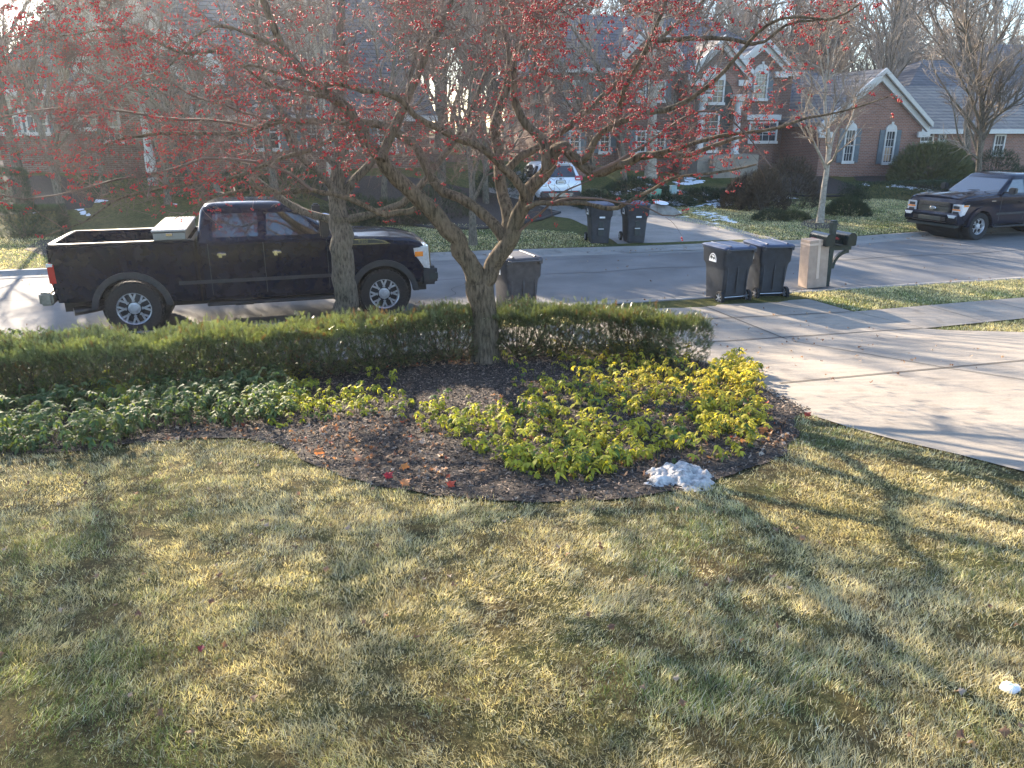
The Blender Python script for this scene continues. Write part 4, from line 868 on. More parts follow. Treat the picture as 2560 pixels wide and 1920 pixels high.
# mulch chips
n = 80000; q = scatter(n, BED); keep = (q[:, 0] > -6) ; q = q[keep]; n = len(q)
TC = np.array([(-.3, -1, 0), (.3, -1, 0), (.35, 1, .1), (-.25, 1, .1), (0, 0, .35)]); TCf = np.array([(0, 1, 4), (1, 2, 4), (2, 3, 4), (3, 0, 4)])
pos = np.c_[q, Z(q[:, 0], q[:, 1])+.015+vr.uniform(0, .012, n)]; d = np.c_[vr.normal(size=(n, 2)), vr.normal(size=n)*.35]; r, f, u_ = frames(d); u_ = np.where(u_[:, 2:] < 0, -u_, u_)
tn = vr.uniform(size=(n, 1))**2.4; cl = np.array([.028, .02, .015])*(1-tn)+np.array([.36, .26, .19])*tn
V, F, C = inst(TC, TCf, pos, r, f, u_, vr.uniform(.005, .019, n), cl); tag(npmesh('mulch_chips', V, F, M_['chip'], None, C), 'brown shredded bark chips covering the bed round the crabapple', 'mulch', kind='stuff')
# fallen leaves: five pointed maple outline, slightly curled
a = np.linspace(0, 2*np.pi, 21)[:-1]; rr = np.where(np.arange(20) % 4 == 0, 1., np.where(np.arange(20) % 2 == 0, .70, .58))*(1-.18*np.cos(a*1.0)); MV = np.c_[rr*np.cos(a)*1.05, rr*np.sin(a)*.85, .5*rr**2*np.cos(2*a)+.12*np.sin(5*a)*rr]; MV = np.vstack([MV, [[0, 0, 0]]]); MF = np.array([(i, (i+1) % 20, 20) for i in range(20)])
def leaves(name, q, size, cols, label, off=.02, tilt=.45):
    n = len(q); up = np.c_[vr.normal(size=(n, 2))*tilt, np.ones(n)]; up /= np.linalg.norm(up, axis=1)[:, None]; r, f = basis(n); r = r-up*(r*up).sum(1)[:, None]; r /= np.linalg.norm(r, axis=1)[:, None]
    size = np.asarray(size)
    V, F, C = inst(MV*np.array([1, 1, 1.5]), MF, np.c_[q, Z(q[:, 0], q[:, 1])+off], r, np.cross(up, r), up, size, cols); return npmesh(name, V, F, M_['dead'], None, C)
q = np.concatenate([scatter(240, Gp([(700, 1080), (900, 1030), (1100, 1060), (1150, 1180), (1100, 1225), (820, 1160), (720, 1110)])), scatter(190, Gp([(900, 905), (1190, 890), (1250, 900), (1180, 915), (950, 925)])),
                    scatter(330, Gp([(1200, 960), (1900, 950), (1950, 1100), (1700, 1200), (1200, 1200)])), scatter(60, Gp([(1820, 1090), (1960, 1050), (2000, 1100), (1900, 1150)])), scatter(60, Gp([(350, 1060), (650, 1060), (640, 1100), (380, 1110)]))])
pal = np.array([(.28, .17, .10), (.40, .27, .17), (.20, .12, .08), (.52, .42, .32), (.40, .10, .05), (.36, .20, .10)]); cl = pal[vr.choice(6, len(q), p=[.26, .24, .2, .18, .03, .09])]
tag(leaves('fallen_leaves', q, vr.uniform(.014, .04, len(q)), cl, '', .03), 'brown and tan fallen leaves lying on the mulch bed', 'leaves', kind='stuff')
q = scatter(110, Gp([(0, 1180), (700, 1150), (1900, 1280), (2560, 1500), (2560, 1900), (0, 1900)])); cl = pal[vr.choice(4, len(q))]*.8
tag(leaves('lawn_leaves', q, vr.uniform(.012, .028, len(q)), cl, '', .035), 'small withered leaves scattered on the lawn', 'leaves', kind='stuff')
q = np.concatenate([np.array([xy(NC+.1+abs(vr.normal())*.25, t) for t in vr.uniform(-10, 22, 150)]), np.array([xy(float(FS(t))-.2-abs(vr.normal())*.25, t) for t in vr.uniform(-12, 26, 150)]), scatter(60, ST((14.5, -10), (14.5, 20), (20, 20), (20, -10)))]); cl = pal[vr.choice(4, len(q))]*.8
o = leaves('street_leaves', q, vr.uniform(.02, .04, len(q)), cl, '', .055); tag(o, 'withered leaves blown along the kerbs of the street', 'leaves', kind='stuff')
q = np.concatenate([scatter(90, ST((12.5, 5.3), (12.5, 9.4), (7, 9.5), (7, 5.5))), scatter(220, ST(*[(float(FS(t))+.3, t) for t in (13, 20, 26)], *[(float(FS(t))+7, t) for t in (26, 20, 13)])), scatter(200, ST(*[(float(FS(t))+.3, t) for t in (-12, 0, 8)], *[(float(FS(t))+6, t) for t in (5, 0, -12)]))]); cl = pal[vr.choice(4, len(q))]
o = leaves('lawn_leaves', q, vr.uniform(.012, .035, len(q)), cl, '', .04); tag(o, 'small dry leaves strewn over driveway and far lawns', 'leaves', kind='stuff')
single = [((795, 1140), .06, (.62, .27, .10), 'orange maple leaf standing on the mulch edge at the left of the bed'), ((1012, 1218), .055, (.62, .28, .12), 'orange maple leaf on the bed edge under the red one'),
          ((970, 1200), .05, (.4, .04, .05), 'deep red maple leaf on the front edge of the mulch bed'), ((1126, 1222), .045, (.55, .09, .05), 'bright red leaf leaning at the grass edge right of the orange leaves'),
          ((1010, 1178), .045, (.62, .25, .07), 'orange leaf just behind the red leaf on the bed edge'), ((1480, 985), .05, (.32, .13, .05), 'curled brown leaf among the yellow plants behind the middle of the bed'),
          ((895, 1155), .05, (.6, .32, .17), 'pale orange leaf lying between the two orange maple leaves'), ((2016, 1045), .045, (.22, .05, .04), 'dark red leaf on the grass where lawn meets driveway'),
          ((1905, 1085), .055, (.5, .2, .07), 'rust brown leaf at the right end of the yellow plants'), ((505, 1640), .026, (.2, .04, .05), 'dark maroon leaf lying in the near lawn at the left')]
for (px, py), sz, c3, lb in single:
    x, y = G(px, py); z = float(Z(x, y)); t = thing('maple_leaf', lb, 'leaf', (x, y, z+.045), vr.uniform(0, 6), 'single coloured fallen leaves')
    V = MV*sz; ca, sa_ = math.cos(-.7), math.sin(-.7); V = np.c_[V[:, 0], V[:, 1]*ca-V[:, 2]*sa_, V[:, 1]*sa_+V[:, 2]*ca]; COL.objects.unlink(t); bpy.data.objects.remove(t)
    o = npmesh('maple_leaf', V, MF, M_['dead'], None, np.tile([c3], (21, 1))); o.location = (x, y, z+.045); o.rotation_euler = (0, 0, vr.uniform(-.6, .6)+math.pi); tag(o, lb, 'leaf', 'single coloured fallen leaves')
# grass
def blades(n, q, h, w_, cols, lean=.5, seed=0, wind=(0, 0)):
    n = len(q); z = Z(q[:, 0], q[:, 1]); a = vr.uniform(0, 2*np.pi, n); r = np.stack([np.cos(a), np.sin(a), np.zeros(n)], 1)*w_[:, None]; b = np.c_[q, z-.005]
    L = np.c_[vr.normal(size=(n, 2))*(lean*np.where(vr.uniform(size=(n, 1)) < .22, 3., 1.)), np.ones(n)*1.]; L /= np.linalg.norm(L, axis=1)[:, None]; m = b+L*h[:, None]*.55; L2 = L.copy(); L2[:, :2] *= 1.35; L2[:, 2] *= .9; L2 /= np.linalg.norm(L2, axis=1)[:, None]; t = m+L2*h[:, None]*.5
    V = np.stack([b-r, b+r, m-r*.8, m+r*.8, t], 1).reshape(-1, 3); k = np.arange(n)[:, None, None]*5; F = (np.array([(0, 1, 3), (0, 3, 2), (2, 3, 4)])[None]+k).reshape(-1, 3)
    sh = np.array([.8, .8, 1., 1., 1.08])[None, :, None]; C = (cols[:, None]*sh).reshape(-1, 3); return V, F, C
def grasscol(q, straw=.55):
    n = len(q); a = fbm(q[:, 0]*1.1, q[:, 1]*1.1, 51, 4)*.5+fbm(q[:, 0]*4.5, q[:, 1]*4.5, 57)*.25+fbm(q[:, 0]*15, q[:, 1]*15, 58)*.25-.24*sm(4.2, 2.2, q[:, 1]+(q[:, 0]+2)*.9); k = np.clip((a-.5)*4.2+straw+.28+vr.normal(size=n)*.28, 0, 1)[:, None]; tn = vr.uniform(.6, 1.3, (n, 1))*(.45+1.1*fbm(q[:, 0]*11, q[:, 1]*11, 59, 2))[:, None]
    g = np.array([.16, .21, .065])*tn; s_ = np.array([.74, .62, .35])*tn; gr = np.array([.52, .50, .38])*tn; c = g*(1-k)+s_*k; f = (vr.uniform(size=(n, 1)) < .18); return np.where(f, gr, c)
drv = np.array(DRIVE)
def lawn_ok(x, y, soft=.03):
    s, t = st(x, y); j = vr.normal(size=len(x))*soft+(fbm(x*5, y*5, 13)-.5)*.12; return ~inpoly(x+j, y+j, BED) & ~inpoly(x+j, y-j, DRIVE) & (s < 10.3)
rings = [(1.3, 2.4, 23000, .040), (2.4, 3.6, 18000, .041), (3.6, 5., 12500, .042), (5., 6.6, 6500, .042), (6.6, 9.5, 3800, .042)]
VV, FF, CC, k0 = [], [], [], 0
for y0, y1, dens, h0 in rings:
    w2 = y1*.74+.5; n = int((y1-y0)*2*w2*dens); x = vr.uniform(-w2, w2, n); y = vr.uniform(y0, y1, n); m = (np.abs(x) < y*.72+.45) & lawn_ok(x, y) & ((fbm(x*2.3+7, y*2.3, 83) < .665) | (vr.uniform(size=len(x)) < .3)); q = np.c_[x[m], y[m]]
    cl_ = fbm(q[:, 0]*6.5, q[:, 1]*6.5, 77); m = vr.uniform(size=len(q)) < .2+1.5*np.clip(cl_, 0, 1); q = q[m]; cl_ = cl_[m]; n = len(q); h = h0*vr.uniform(.35, 1.2, n)*(.3+1.3*cl_); wd = (.0006+.00027*y0)*vr.uniform(.7, 1.3, n)
    wx = fbm(q[:, 0]*.9, q[:, 1]*.9, 91)-.5; wy = fbm(q[:, 0]*.9, q[:, 1]*.9, 97)-.5
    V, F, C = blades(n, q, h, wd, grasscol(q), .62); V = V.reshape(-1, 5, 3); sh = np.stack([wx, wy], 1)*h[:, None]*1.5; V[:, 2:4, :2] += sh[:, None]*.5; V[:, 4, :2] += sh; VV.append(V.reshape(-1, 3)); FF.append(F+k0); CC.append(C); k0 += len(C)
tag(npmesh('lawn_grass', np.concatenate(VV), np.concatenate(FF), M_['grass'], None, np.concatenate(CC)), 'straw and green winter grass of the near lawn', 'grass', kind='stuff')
# verge, right lawn and far lawns: coarser tufts
VV, FF, CC, k0 = [], [], [], 0
def patch(poly, n, h, wd, straw, lean=.55, sun_gain=1.25):  # extra brightness in the tuft colours stands in for sunlight
    global k0
    q = scatter(n, poly); s, t = st(q[:, 0], q[:, 1]); q = q[~inpoly(q[:, 0], q[:, 1], DRIVE)]; n = len(q)
    V, F, C = blades(n, q, h*vr.uniform(.5, 1.3, n), wd*vr.uniform(.7, 1.3, n), grasscol(q, straw)*sun_gain, lean); VV.append(V); FF.append(F+k0); CC.append(C); k0 += len(C)
patch(ST((11.8, 9.75), (13.6, 9.56), (13.6, 24), (12.12, 24), (12.12, 20), (11.96, 13)), 42000, .05, .0042, .35)
patch(ST((12.42, -14), (13.6, -14), (13.6, 4.2), (12.2, 4.9), (12.42, 0)), 14000, .05, .006, .4)
patch(ST((10.38, 10.1), (9.35, 11.35), (8.2, 14.6), (7.5, 20), (10.72, 20), (10.58, 13)), 26000, .055, .004, .2)
tag(npmesh('verge_grass', np.concatenate(VV), np.concatenate(FF), M_['grass'], None, np.concatenate(CC)), 'short grass of the verge and side lawn by the pavement', 'grass', kind='stuff')
VV, FF, CC, k0 = [], [], [], 0
ff = lambda t, k: float(FS(t))+k
patch(ST(*[(ff(t, .03), t) for t in np.linspace(13.5, 26, 12)], *[(ff(t, 9), t) for t in np.linspace(26, 13, 6)]), 60000, .05, .009, .3)
patch(ST(*[(ff(t, .03), t) for t in np.linspace(-14, 8.4, 12)], (ff(8.5, 3), 8.3), (ff(8, 6), 5), (ff(-14, 6), -14)), 52000, .05, .009, .3)
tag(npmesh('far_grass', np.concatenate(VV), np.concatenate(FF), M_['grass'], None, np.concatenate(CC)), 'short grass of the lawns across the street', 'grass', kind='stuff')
# snow
def lumps(name, q, size, h, label, kind, seed=0, loc=None, flat=.35, n2=7):
    g = np.random.default_rng(seed); bm = bmesh.new()
    V, F, k = [], [], 0; T = []
    for i in range(0, 5): T += [(math.cos(j*2*math.pi/9)*math.cos(i*math.pi/8.4), math.sin(j*2*math.pi/9)*math.cos(i*math.pi/8.4), math.sin(i*math.pi/8.4)) for j in range(9)]
    T = np.array(T+[(0, 0, 1)]); TF = np.array([(i*9+j, i*9+(j+1) % 9, (i+1)*9+(j+1) % 9) for i in range(4) for j in range(9)]+[(i*9+j, (i+1)*9+(j+1) % 9, (i+1)*9+j) for i in range(4) for j in range(9)]+[(36+j, 36+(j+1) % 9, 45) for j in range(9)])
    for (x, y), s, hh in zip(q, size, h):
        d = 1+.35*(fbm(T[:, 0]*1.7+x*9+3, T[:, 1]*1.7+T[:, 2]*2+y*9, seed)-.5)*2; a = g.uniform(0, 6.3); e = g.uniform(.6, 1.5); X = T[:, 0]*d*s*e; Y_ = T[:, 1]*d*s/e
        px_, py_ = x+X*math.cos(a)-Y_*math.sin(a), y+X*math.sin(a)+Y_*math.cos(a); V.append(np.c_[px_, py_, Z(px_, py_)+T[:, 2]*hh*d-.008]); F.append(TF+k); k += len(T)
    V = np.concatenate(V); o_ = np.zeros(3) if loc is None else np.array(loc); o = npmesh(name, V-o_, np.concatenate(F), M_['snow'], None, smooth=True); o.location = o_; return tag(o, label, 'snow', kind=kind)
c0 = G(1700, 1195); g = np.linspace(-1, 1, 90); gx, gy = np.meshgrid(g*.42, g*.40); th_ = np.arctan2(gy/.40, gx/.42); rr = np.hypot(gx/.42, gy/.40); edge = .62+.5*(fbm(np.cos(th_)*2.1+3, np.sin(th_)*2.1+5, 61)-.3)
msk = np.clip((edge-rr)*5, 0, 1); lump = fbm(gx*16, gy*16, 63, 4); big_ = fbm(gx*7+2, gy*7, 67, 2); hgt = msk*(.02+.20*np.clip(big_-.3, 0, 1)*np.clip(1.1-rr, 0, 1)+.10*(lump-.42))-.012*(msk <= 0)-.02*(lump < .33)
wx_, wy_ = c0[0]+gx-.05*gy, c0[1]+gy; V = np.stack([wx_, wy_, Z(wx_, wy_)+hgt], -1).reshape(-1, 3); i_ = (np.arange(89)[:, None]*90+np.arange(89)).ravel(); F = np.stack([i_, i_+1, i_+91, i_+90], 1); kf = (hgt.ravel()[F] > -.004).sum(1) > 1
o_ = np.array([c0[0], c0[1], float(Z(*c0))]); M_['oldsnow'] = pm('old crusty snow', (.46, .43, .40), .7, var=.34, sc=22, bmp=.8, bsc=60, bd=.02); o = npmesh('snow_pile', V-o_, F[kf], M_['oldsnow'], None, smooth=True); o.location = o_; tag(o, 'small heap of old crusty snow at the front right edge of the bed', 'snow')
c0 = G(2522, 1725); lumps('snow_lump', [c0, (c0[0]+.03, c0[1]+.01)], [.035, .025], [.045, .03], 'single small white snow lump in the near lawn at the right edge', None, 6, (c0[0], c0[1], float(Z(*c0))))
qs, ss = [], []
for pl, n_, sz in (([(1450, 492), (1600, 470), (1790, 480), (1850, 505), (1800, 520), (1650, 515), (1500, 500)], 200, .2), ([(1440, 486), (1520, 500), (1650, 530), (1760, 555), (1720, 545), (1640, 500), (1560, 480)], 240, .22), ([(1580, 448), (1720, 440), (1760, 455), (1640, 466)], 80, .25), ([(1620, 505), (1740, 510), (1850, 555), (1800, 565), (1700, 545)], 110, .18),
                   ([(1850, 480), (2000, 490), (2010, 500), (1850, 510)], 50, .15), ([(2150, 457), (2250, 462), (2330, 474), (2320, 478), (2240, 468), (2150, 463)], 90, .14), ([(0, 520), (110, 522), (110, 530), (0, 530)], 24, .15), ([(190, 520), (230, 525), (220, 540), (200, 532)], 14, .14), ([(220, 498), (265, 500), (260, 505), (220, 505)], 10, .16), ([(430, 508), (450, 510), (440, 513)], 4, .12), ([(700, 545), (760, 552), (740, 560)], 5, .12), ([(1010, 540), (1060, 545), (1040, 550)], 8, .12)):
    a = scatter(n_*2, Gp(pl)); dn = fbm(a[:, 0]*1.6, a[:, 1]*.8, 15); a = a[dn > np.median(dn)*.97][:n_]; qs.append(a); ss.append(vr.uniform(.25, 1, len(a))*sz)
q = np.concatenate(qs); sz = np.concatenate(ss); lumps('snow_patches', q, sz, np.minimum(sz*.16, .03), 'thin melting snow patches on the lawns across the street', 'stuff', 9)
# shrubs
def shrub(name, label, cat, c, rad, n, c0_, c1_, size=.05, stems=0, group=None, flatten=False, mat='conifer', up=.5, box_=False):
    x, y, z = c; g = vr; v = g.normal(size=(n, 3)); v /= np.linalg.norm(v, axis=1)[:, None]; v[:, 2] = np.abs(v[:, 2]) if not flatten else np.abs(v[:, 2])*.8
    rr = g.uniform(.62, 1, n)**.6*(.82+.36*fbm(v[:, 0]*2.2+x, v[:, 1]*2.2+v[:, 2]*1.7+y, 7)); v0 = v
    if box_: v = v/np.max(np.abs(v), axis=1)[:, None]; rr = g.uniform(.86, 1.0, n)+.05*fbm(v[:, 0]*9, v[:, 1]*5, 3)
    p = np.c_[v*rr[:, None]*np.array(rad)]; cr_, sr_ = math.cos(AL), math.sin(AL)
    if box_: p = np.c_[p[:, 0]*cr_-p[:, 1]*sr_, p[:, 0]*sr_+p[:, 1]*cr_, p[:, 2]]
    d = v0*(1, 1, .4 if flatten else 1)+np.array([0, 0, up])+g.normal(size=(n, 3))*.4; r, f, u_ = frames(d); tn = g.uniform(size=(n, 1)); cc = np.array(c0_)*(1-tn)+np.array(c1_)*tn
    V, F, C = inst(*SPR, p, r, f, u_, g.uniform(.7, 1.3, n)*size, cc); o = thing(name, label, cat, c, 0, group); npmesh('foliage', V, F, M_[mat], o, C)
    ps = [(np.array([(0, 0, -.1), (a*.4, b*.4, rad[2]*.4), (a, b, rad[2]*.85)]), np.array([.02, .013, .006])) for a, b in g.normal(size=(max(stems, 6), 2))*np.array(rad[:2])*.4]
    V, F = paths_mesh([(smooth_path(a, 5), b) for a, b in ps], 5, 4); npmesh('stems', V, F, M_['bark2'], o); return o
DG = ((.012, .028, .014), (.035, .065, .028))
shrub('round_bush', 'big rounded olive green bush in front of the right house windows', 'bush', ats(2318, 33.5), (2.1, 1.6, 2.2), 9000, (.07, .085, .03), (.17, .17, .07), .16)
for px, w_, s_, hh, lb in ((1655, 1.5, 30.3, .55, 'low dark spreading juniper beside the flared tree base'), (1770, 1.7, 31, .7, 'dark spreading juniper below the columns of the centre house'), (1840, 1.2, 31.5, .6, 'dark juniper at the right end of the juniper bank'), (1560, 1.1, 29.6, .6, 'dark low juniper above the grey boulder'), (1590, 1.6, 31.6, .9, 'dark juniper mound left of the flared tree base'), (1490, .9, 30.0, .8, 'dark shrub right of the white car')):
    shrub('juniper', lb, 'shrub', ats(px, s_), (w_, 1., hh), 3200, *DG, .12, flatten=True, up=.1, group='junipers by the centre house')
def hedgebox(label, pxa, pxb, s_, hh, n, c=DG, dep=.45):
    a, b = np.array(ats(pxa, s_)), np.array(ats(pxb, s_)); m = (a+b)/2; m[2] = min(a[2], b[2]); return shrub('clipped_hedge', label, 'hedge', tuple(m), (np.linalg.norm(a-b)/2, dep, hh), n, *c, .08, box_=True, up=.4)
hedgebox('long low dark clipped hedge in front of the right house', 2125, 2620, 30.5, .75, 12000, dep=.8)
hedgebox('tall square dark hedge block at the far left', 8, 72, 31.5, 1.5, 3500)
hedgebox('long clipped dark hedge across the far left lawn', -60, 150, 26.8, .95, 7000)
hedgebox('low dark hedge at the foot of the left house', 230, 620, 33, .8, 7000)
for px, s_, rd, lb in ((1905, 27.5, (1., .7, 1.7), 'dark reddish brown shrub left of the slim tree'), (1975, 28.5, (1.3, .9, 2.1), 'tall rusty brown twiggy shrub behind the island bed'), (1860, 28.5, (1.0, .8, 1.4), 'brown shrub at the left end of the island bed')):
    shrub('bare_shrub', lb, 'shrub', ats(px, s_), rd, 4200, (.04, .03, .022), (.11, .075, .05), .10, 14, 'brown shrubs of the island bed', up=.7)
shrub('evergreen_shrub', 'dark green upright shrub right of the slim tree trunk', 'shrub', ats(2120, 25.6), (.85, .7, .75), 2600, (.02, .035, .018), (.06, .085, .035), .1, up=.9)
shrub('evergreen_shrub', 'low green shrub at the front of the island bed', 'shrub', ats(1990, 25.0), (.6, .5, .35), 1500, (.03, .045, .02), (.09, .1, .04), .08)
shrub('evergreen_shrub', 'small dark shrub left of the slim tree by the bed edging', 'shrub', ats(1930, 24.9), (.7, .5, .45), 1600, (.03, .04, .02), (.07, .08, .035), .08)
for px, s_, rd, lb in ((980, 27, (1.2, .9, .9), 'dark evergreen shrub in the bed left of the white car'), (1080, 29, (1.6, 1, 1.2), 'dark evergreen shrub just left of the white car'), (880, 28, (1.4, .9, 1.), 'dark evergreen shrub behind the street tree'), (720, 32.5, (1.5, .9, 1.2), 'dark evergreen shrub under the left house windows'), (520, 33.5, (.5, .5, 1.0), 'small round green bush by the left house steps'), (1255, 32, (1.3, 1., 1.3), 'dark shrub behind the left side of the white car'), (2380, 35, (1.2, .8, 1.), 'dark shrub at the brick wall of the right house'), (2475, 33, (1.2, 1., 1.9), 'olive brown shrub at the far right house wall'), (2540, 31.5, (1.3, .8, 1.2), 'dark green bush at the far right edge')):
    shrub('evergreen_shrub', lb, 'shrub', ats(px, s_), rd, 2800, (.014, .026, .014), (.05, .07, .03), .11)
def rock(label, c, rd, seed, snow=False):
    bm = bmesh.new(); bmesh.ops.create_icosphere(bm, subdivisions=3, radius=1)
    for v in bm.verts:
        k = 1+.3*(float(fbm(v.co.x*1.3+seed, v.co.y*1.3+v.co.z, seed))-.5)*2; v.co = Vector((v.co.x*rd[0]*k, v.co.y*rd[1]*k, max(-.2, v.co.z*rd[2]*k)))
    o = obj('boulder', bm, M_['rock'], None, 60); o.location = c; tag(o, label, 'rock', 'boulders by the centre house')
rock('grey boulder with a snow cap in the snowy bank', ats(1650, 27.6), (.75, .5, .42), 3); rock('low dark boulder left of the snow capped one', ats(1565, 27.2), (.8, .5, .28), 7)
a = np.array(ats(1650, 27.6)); o = lumps('snow_drift', [(a[0]+.05, a[1])], [.42], [.05], 'thin snow lying on top of the grey boulder', None, 12, tuple(a)); o.location = (a[0], a[1], a[2]+.42)
# bed edging
for px, lb in (([(1845, 474), (1900, 482), (1980, 490), (2060, 493), (2130, 491), (2152, 480)], 'curved black edging in front of the island bed'), ([(820, 520), (900, 540), (980, 556), (1100, 574), (1230, 572), (1330, 556), (1400, 534)], 'black edging along the bed left of the white car')):
    pts = smooth_path(np.array([(*G(*p), 0) for p in px]), 30)[:, :2]; bm = bmesh.new(); tube(bm, [(x, y, float(Z(x, y))+.05) for x, y in pts], .05, 6); tag(obj('bed_edging', bm, M_['edging']), lb, 'edging')
# ---------------- vehicles ----------------
def text_mesh(s, size, mat, parent, name, M, ext=.002):
    cu = bpy.data.curves.new(name, 'FONT'); cu.body = s; cu.size = size; cu.extrude = ext; cu.align_x = 'CENTER'; cu.align_y = 'CENTER'; cu.resolution_u = 2
    o = bpy.data.objects.new(name, cu); COL.objects.link(o); bpy.context.view_layer.update(); me = bpy.data.meshes.new_from_object(o.evaluated_get(bpy.context.evaluated_depsgraph_get())); bpy.data.objects.remove(o)
    me.materials.clear(); me.materials.append(mat); o = bpy.data.objects.new(name, me); link(o, parent); o.matrix_local = M; return o
def wheel(parent, c, Rt, wd, rim, spokes, side, style):
    """side -1: outer face towards -y"""
    bm = bmesh.new(); h = wd/2; M0 = Matrix()
    lathe(bm, [(rim*.98, -h*.9), (rim*1.05, -h), (Rt*.93, -h), (Rt*.985, -h*.82), (Rt, -h*.6), (Rt, h*.6), (Rt*.985, h*.82), (Rt*.93, h), (rim*1.05, h), (rim*.98, h*.9)], 40, 'y')
    for k in range(40):                                  # tread blocks
        a = 2*math.pi*k/40
        for sg in (-1, 1):
            M = Matrix.Rotation(-a, 4, 'Y') @ Matrix.Translation((Rt*.985, sg*h*.62, 0)); box(bm, -.012, .013, -h*.28, h*.28, -Rt*.05, Rt*.05, M=M)
    t = obj('tyre', bm, M_['tyre'], None, 40)
    bm = bmesh.new(); lathe(bm, [(rim*.2, .0), (rim*.5, .01), (rim*.93, .02), (rim*.95, -h*.3)], 30, 'y'); lathe(bm, [(.01, .0), (rim*.9, .03)], 24, 'y')
    dish = obj('rim', bm, M_['darkalloy'], None, 40)
    bm = bmesh.new(); o_ = h*.80
    lathe(bm, [(rim*.90, -h*.2), (rim*.93, -o_), (rim*1.0, -h*.93), (rim*1.03, -h*.9)], 40, 'y')
    for k in range(spokes):
        a = 2*math.pi*(k+.5)/spokes
        for dlt in ((-.055, .055) if style == 'double' else (0,)):
            M = Matrix.Rotation(a, 4, 'Y'); wdt = .015 if style == 'double' else .024
            if style == 'fork':
                for sg in (-1, 1): prism(bm, [(rim*.28, sg*.004), (rim*.6, sg*.012), (rim*.92, sg*.085), (rim*.92, sg*.05), (rim*.62, sg*.0-.004*sg), (rim*.28, -sg*.012)], 'y', -o_*.92, -o_*.75, M=M @ Matrix.Identity(4))
            else: box(bm, rim*.38, rim*.93, -o_*.95, -o_*.7, dlt*(rim/.27)-wdt, dlt*(rim/.27)+wdt, M=M)
    lathe(bm, [(0.0, -o_*1.12), (rim*.2, -o_*1.1), (rim*.24, -o_*1.0), (rim*.27, -o_*.88), (rim*.36, -o_*.84), (rim*.36, -o_*.5)], 24, 'y')
    for k in range(8):
        a = 2*math.pi*k/8; M = Matrix.Rotation(a, 4, 'Y') @ Matrix.Translation((rim*.34, 0, 0)); lathe(bm, [(.009, -o_*1.0), (.009, -o_*.8)], 6, 'y', M, True)
    sp = obj('rim_spokes', bm, M_['alloy'], None, 40)
    e = bpy.data.objects.new('wheel', None); link(e, parent); e.location = c
    if side > 0: e.rotation_euler = (0, 0, math.pi)
    for o in (t, dish, sp): o.parent = e
    dish.name = 'rim'; return e
def arch(bm, cx, cz, r0, r1, y0, y1, a0=-8, a1=188, n=26, zmin=None, flare=0):
    for k in range(n):
        A, B = [R(a0+(a1-a0)*(k+i)/n) for i in (0, 1)]
        pts = [(cx+r*math.cos(a), max(cz+r*math.sin(a), zmin if zmin is not None else -9)) for r, a in ((r0, A), (r1, A), (r1, B), (r0, B))]
        vv = [[bm.verts.new((x, y, z)) for x, z in pts] for y in (y0, y1)]
        for v_, (x, z), r in zip(vv[1], pts, (r0, r1, r1, r0)):
            if r == r1: v_.co.y -= (y1-y0)*.75*0
        f = [bm.faces.new(vv[1]), bm.faces.new(vv[0][::-1]), bm.faces.new((vv[0][0], vv[0][3], vv[1][3], vv[1][0])), bm.faces.new((vv[0][1], vv[1][1], vv[1][2], vv[0][2]))]
    bmesh.ops.remove_doubles(bm, verts=bm.verts[:], dist=.0005)
def rrect(x0, x1, hw, z, rc, zf=0):
    p = []
    for cx, cy, a in ((x1-rc, hw-rc, 0), (x0+rc, hw-rc, 90), (x0+rc, -hw+rc, 180), (x1-rc, -hw+rc, 270)):
        for k in range(4): t = R(a+30*k); p.append((cx+rc*math.cos(t), cy+rc*math.sin(t), z))
    return p
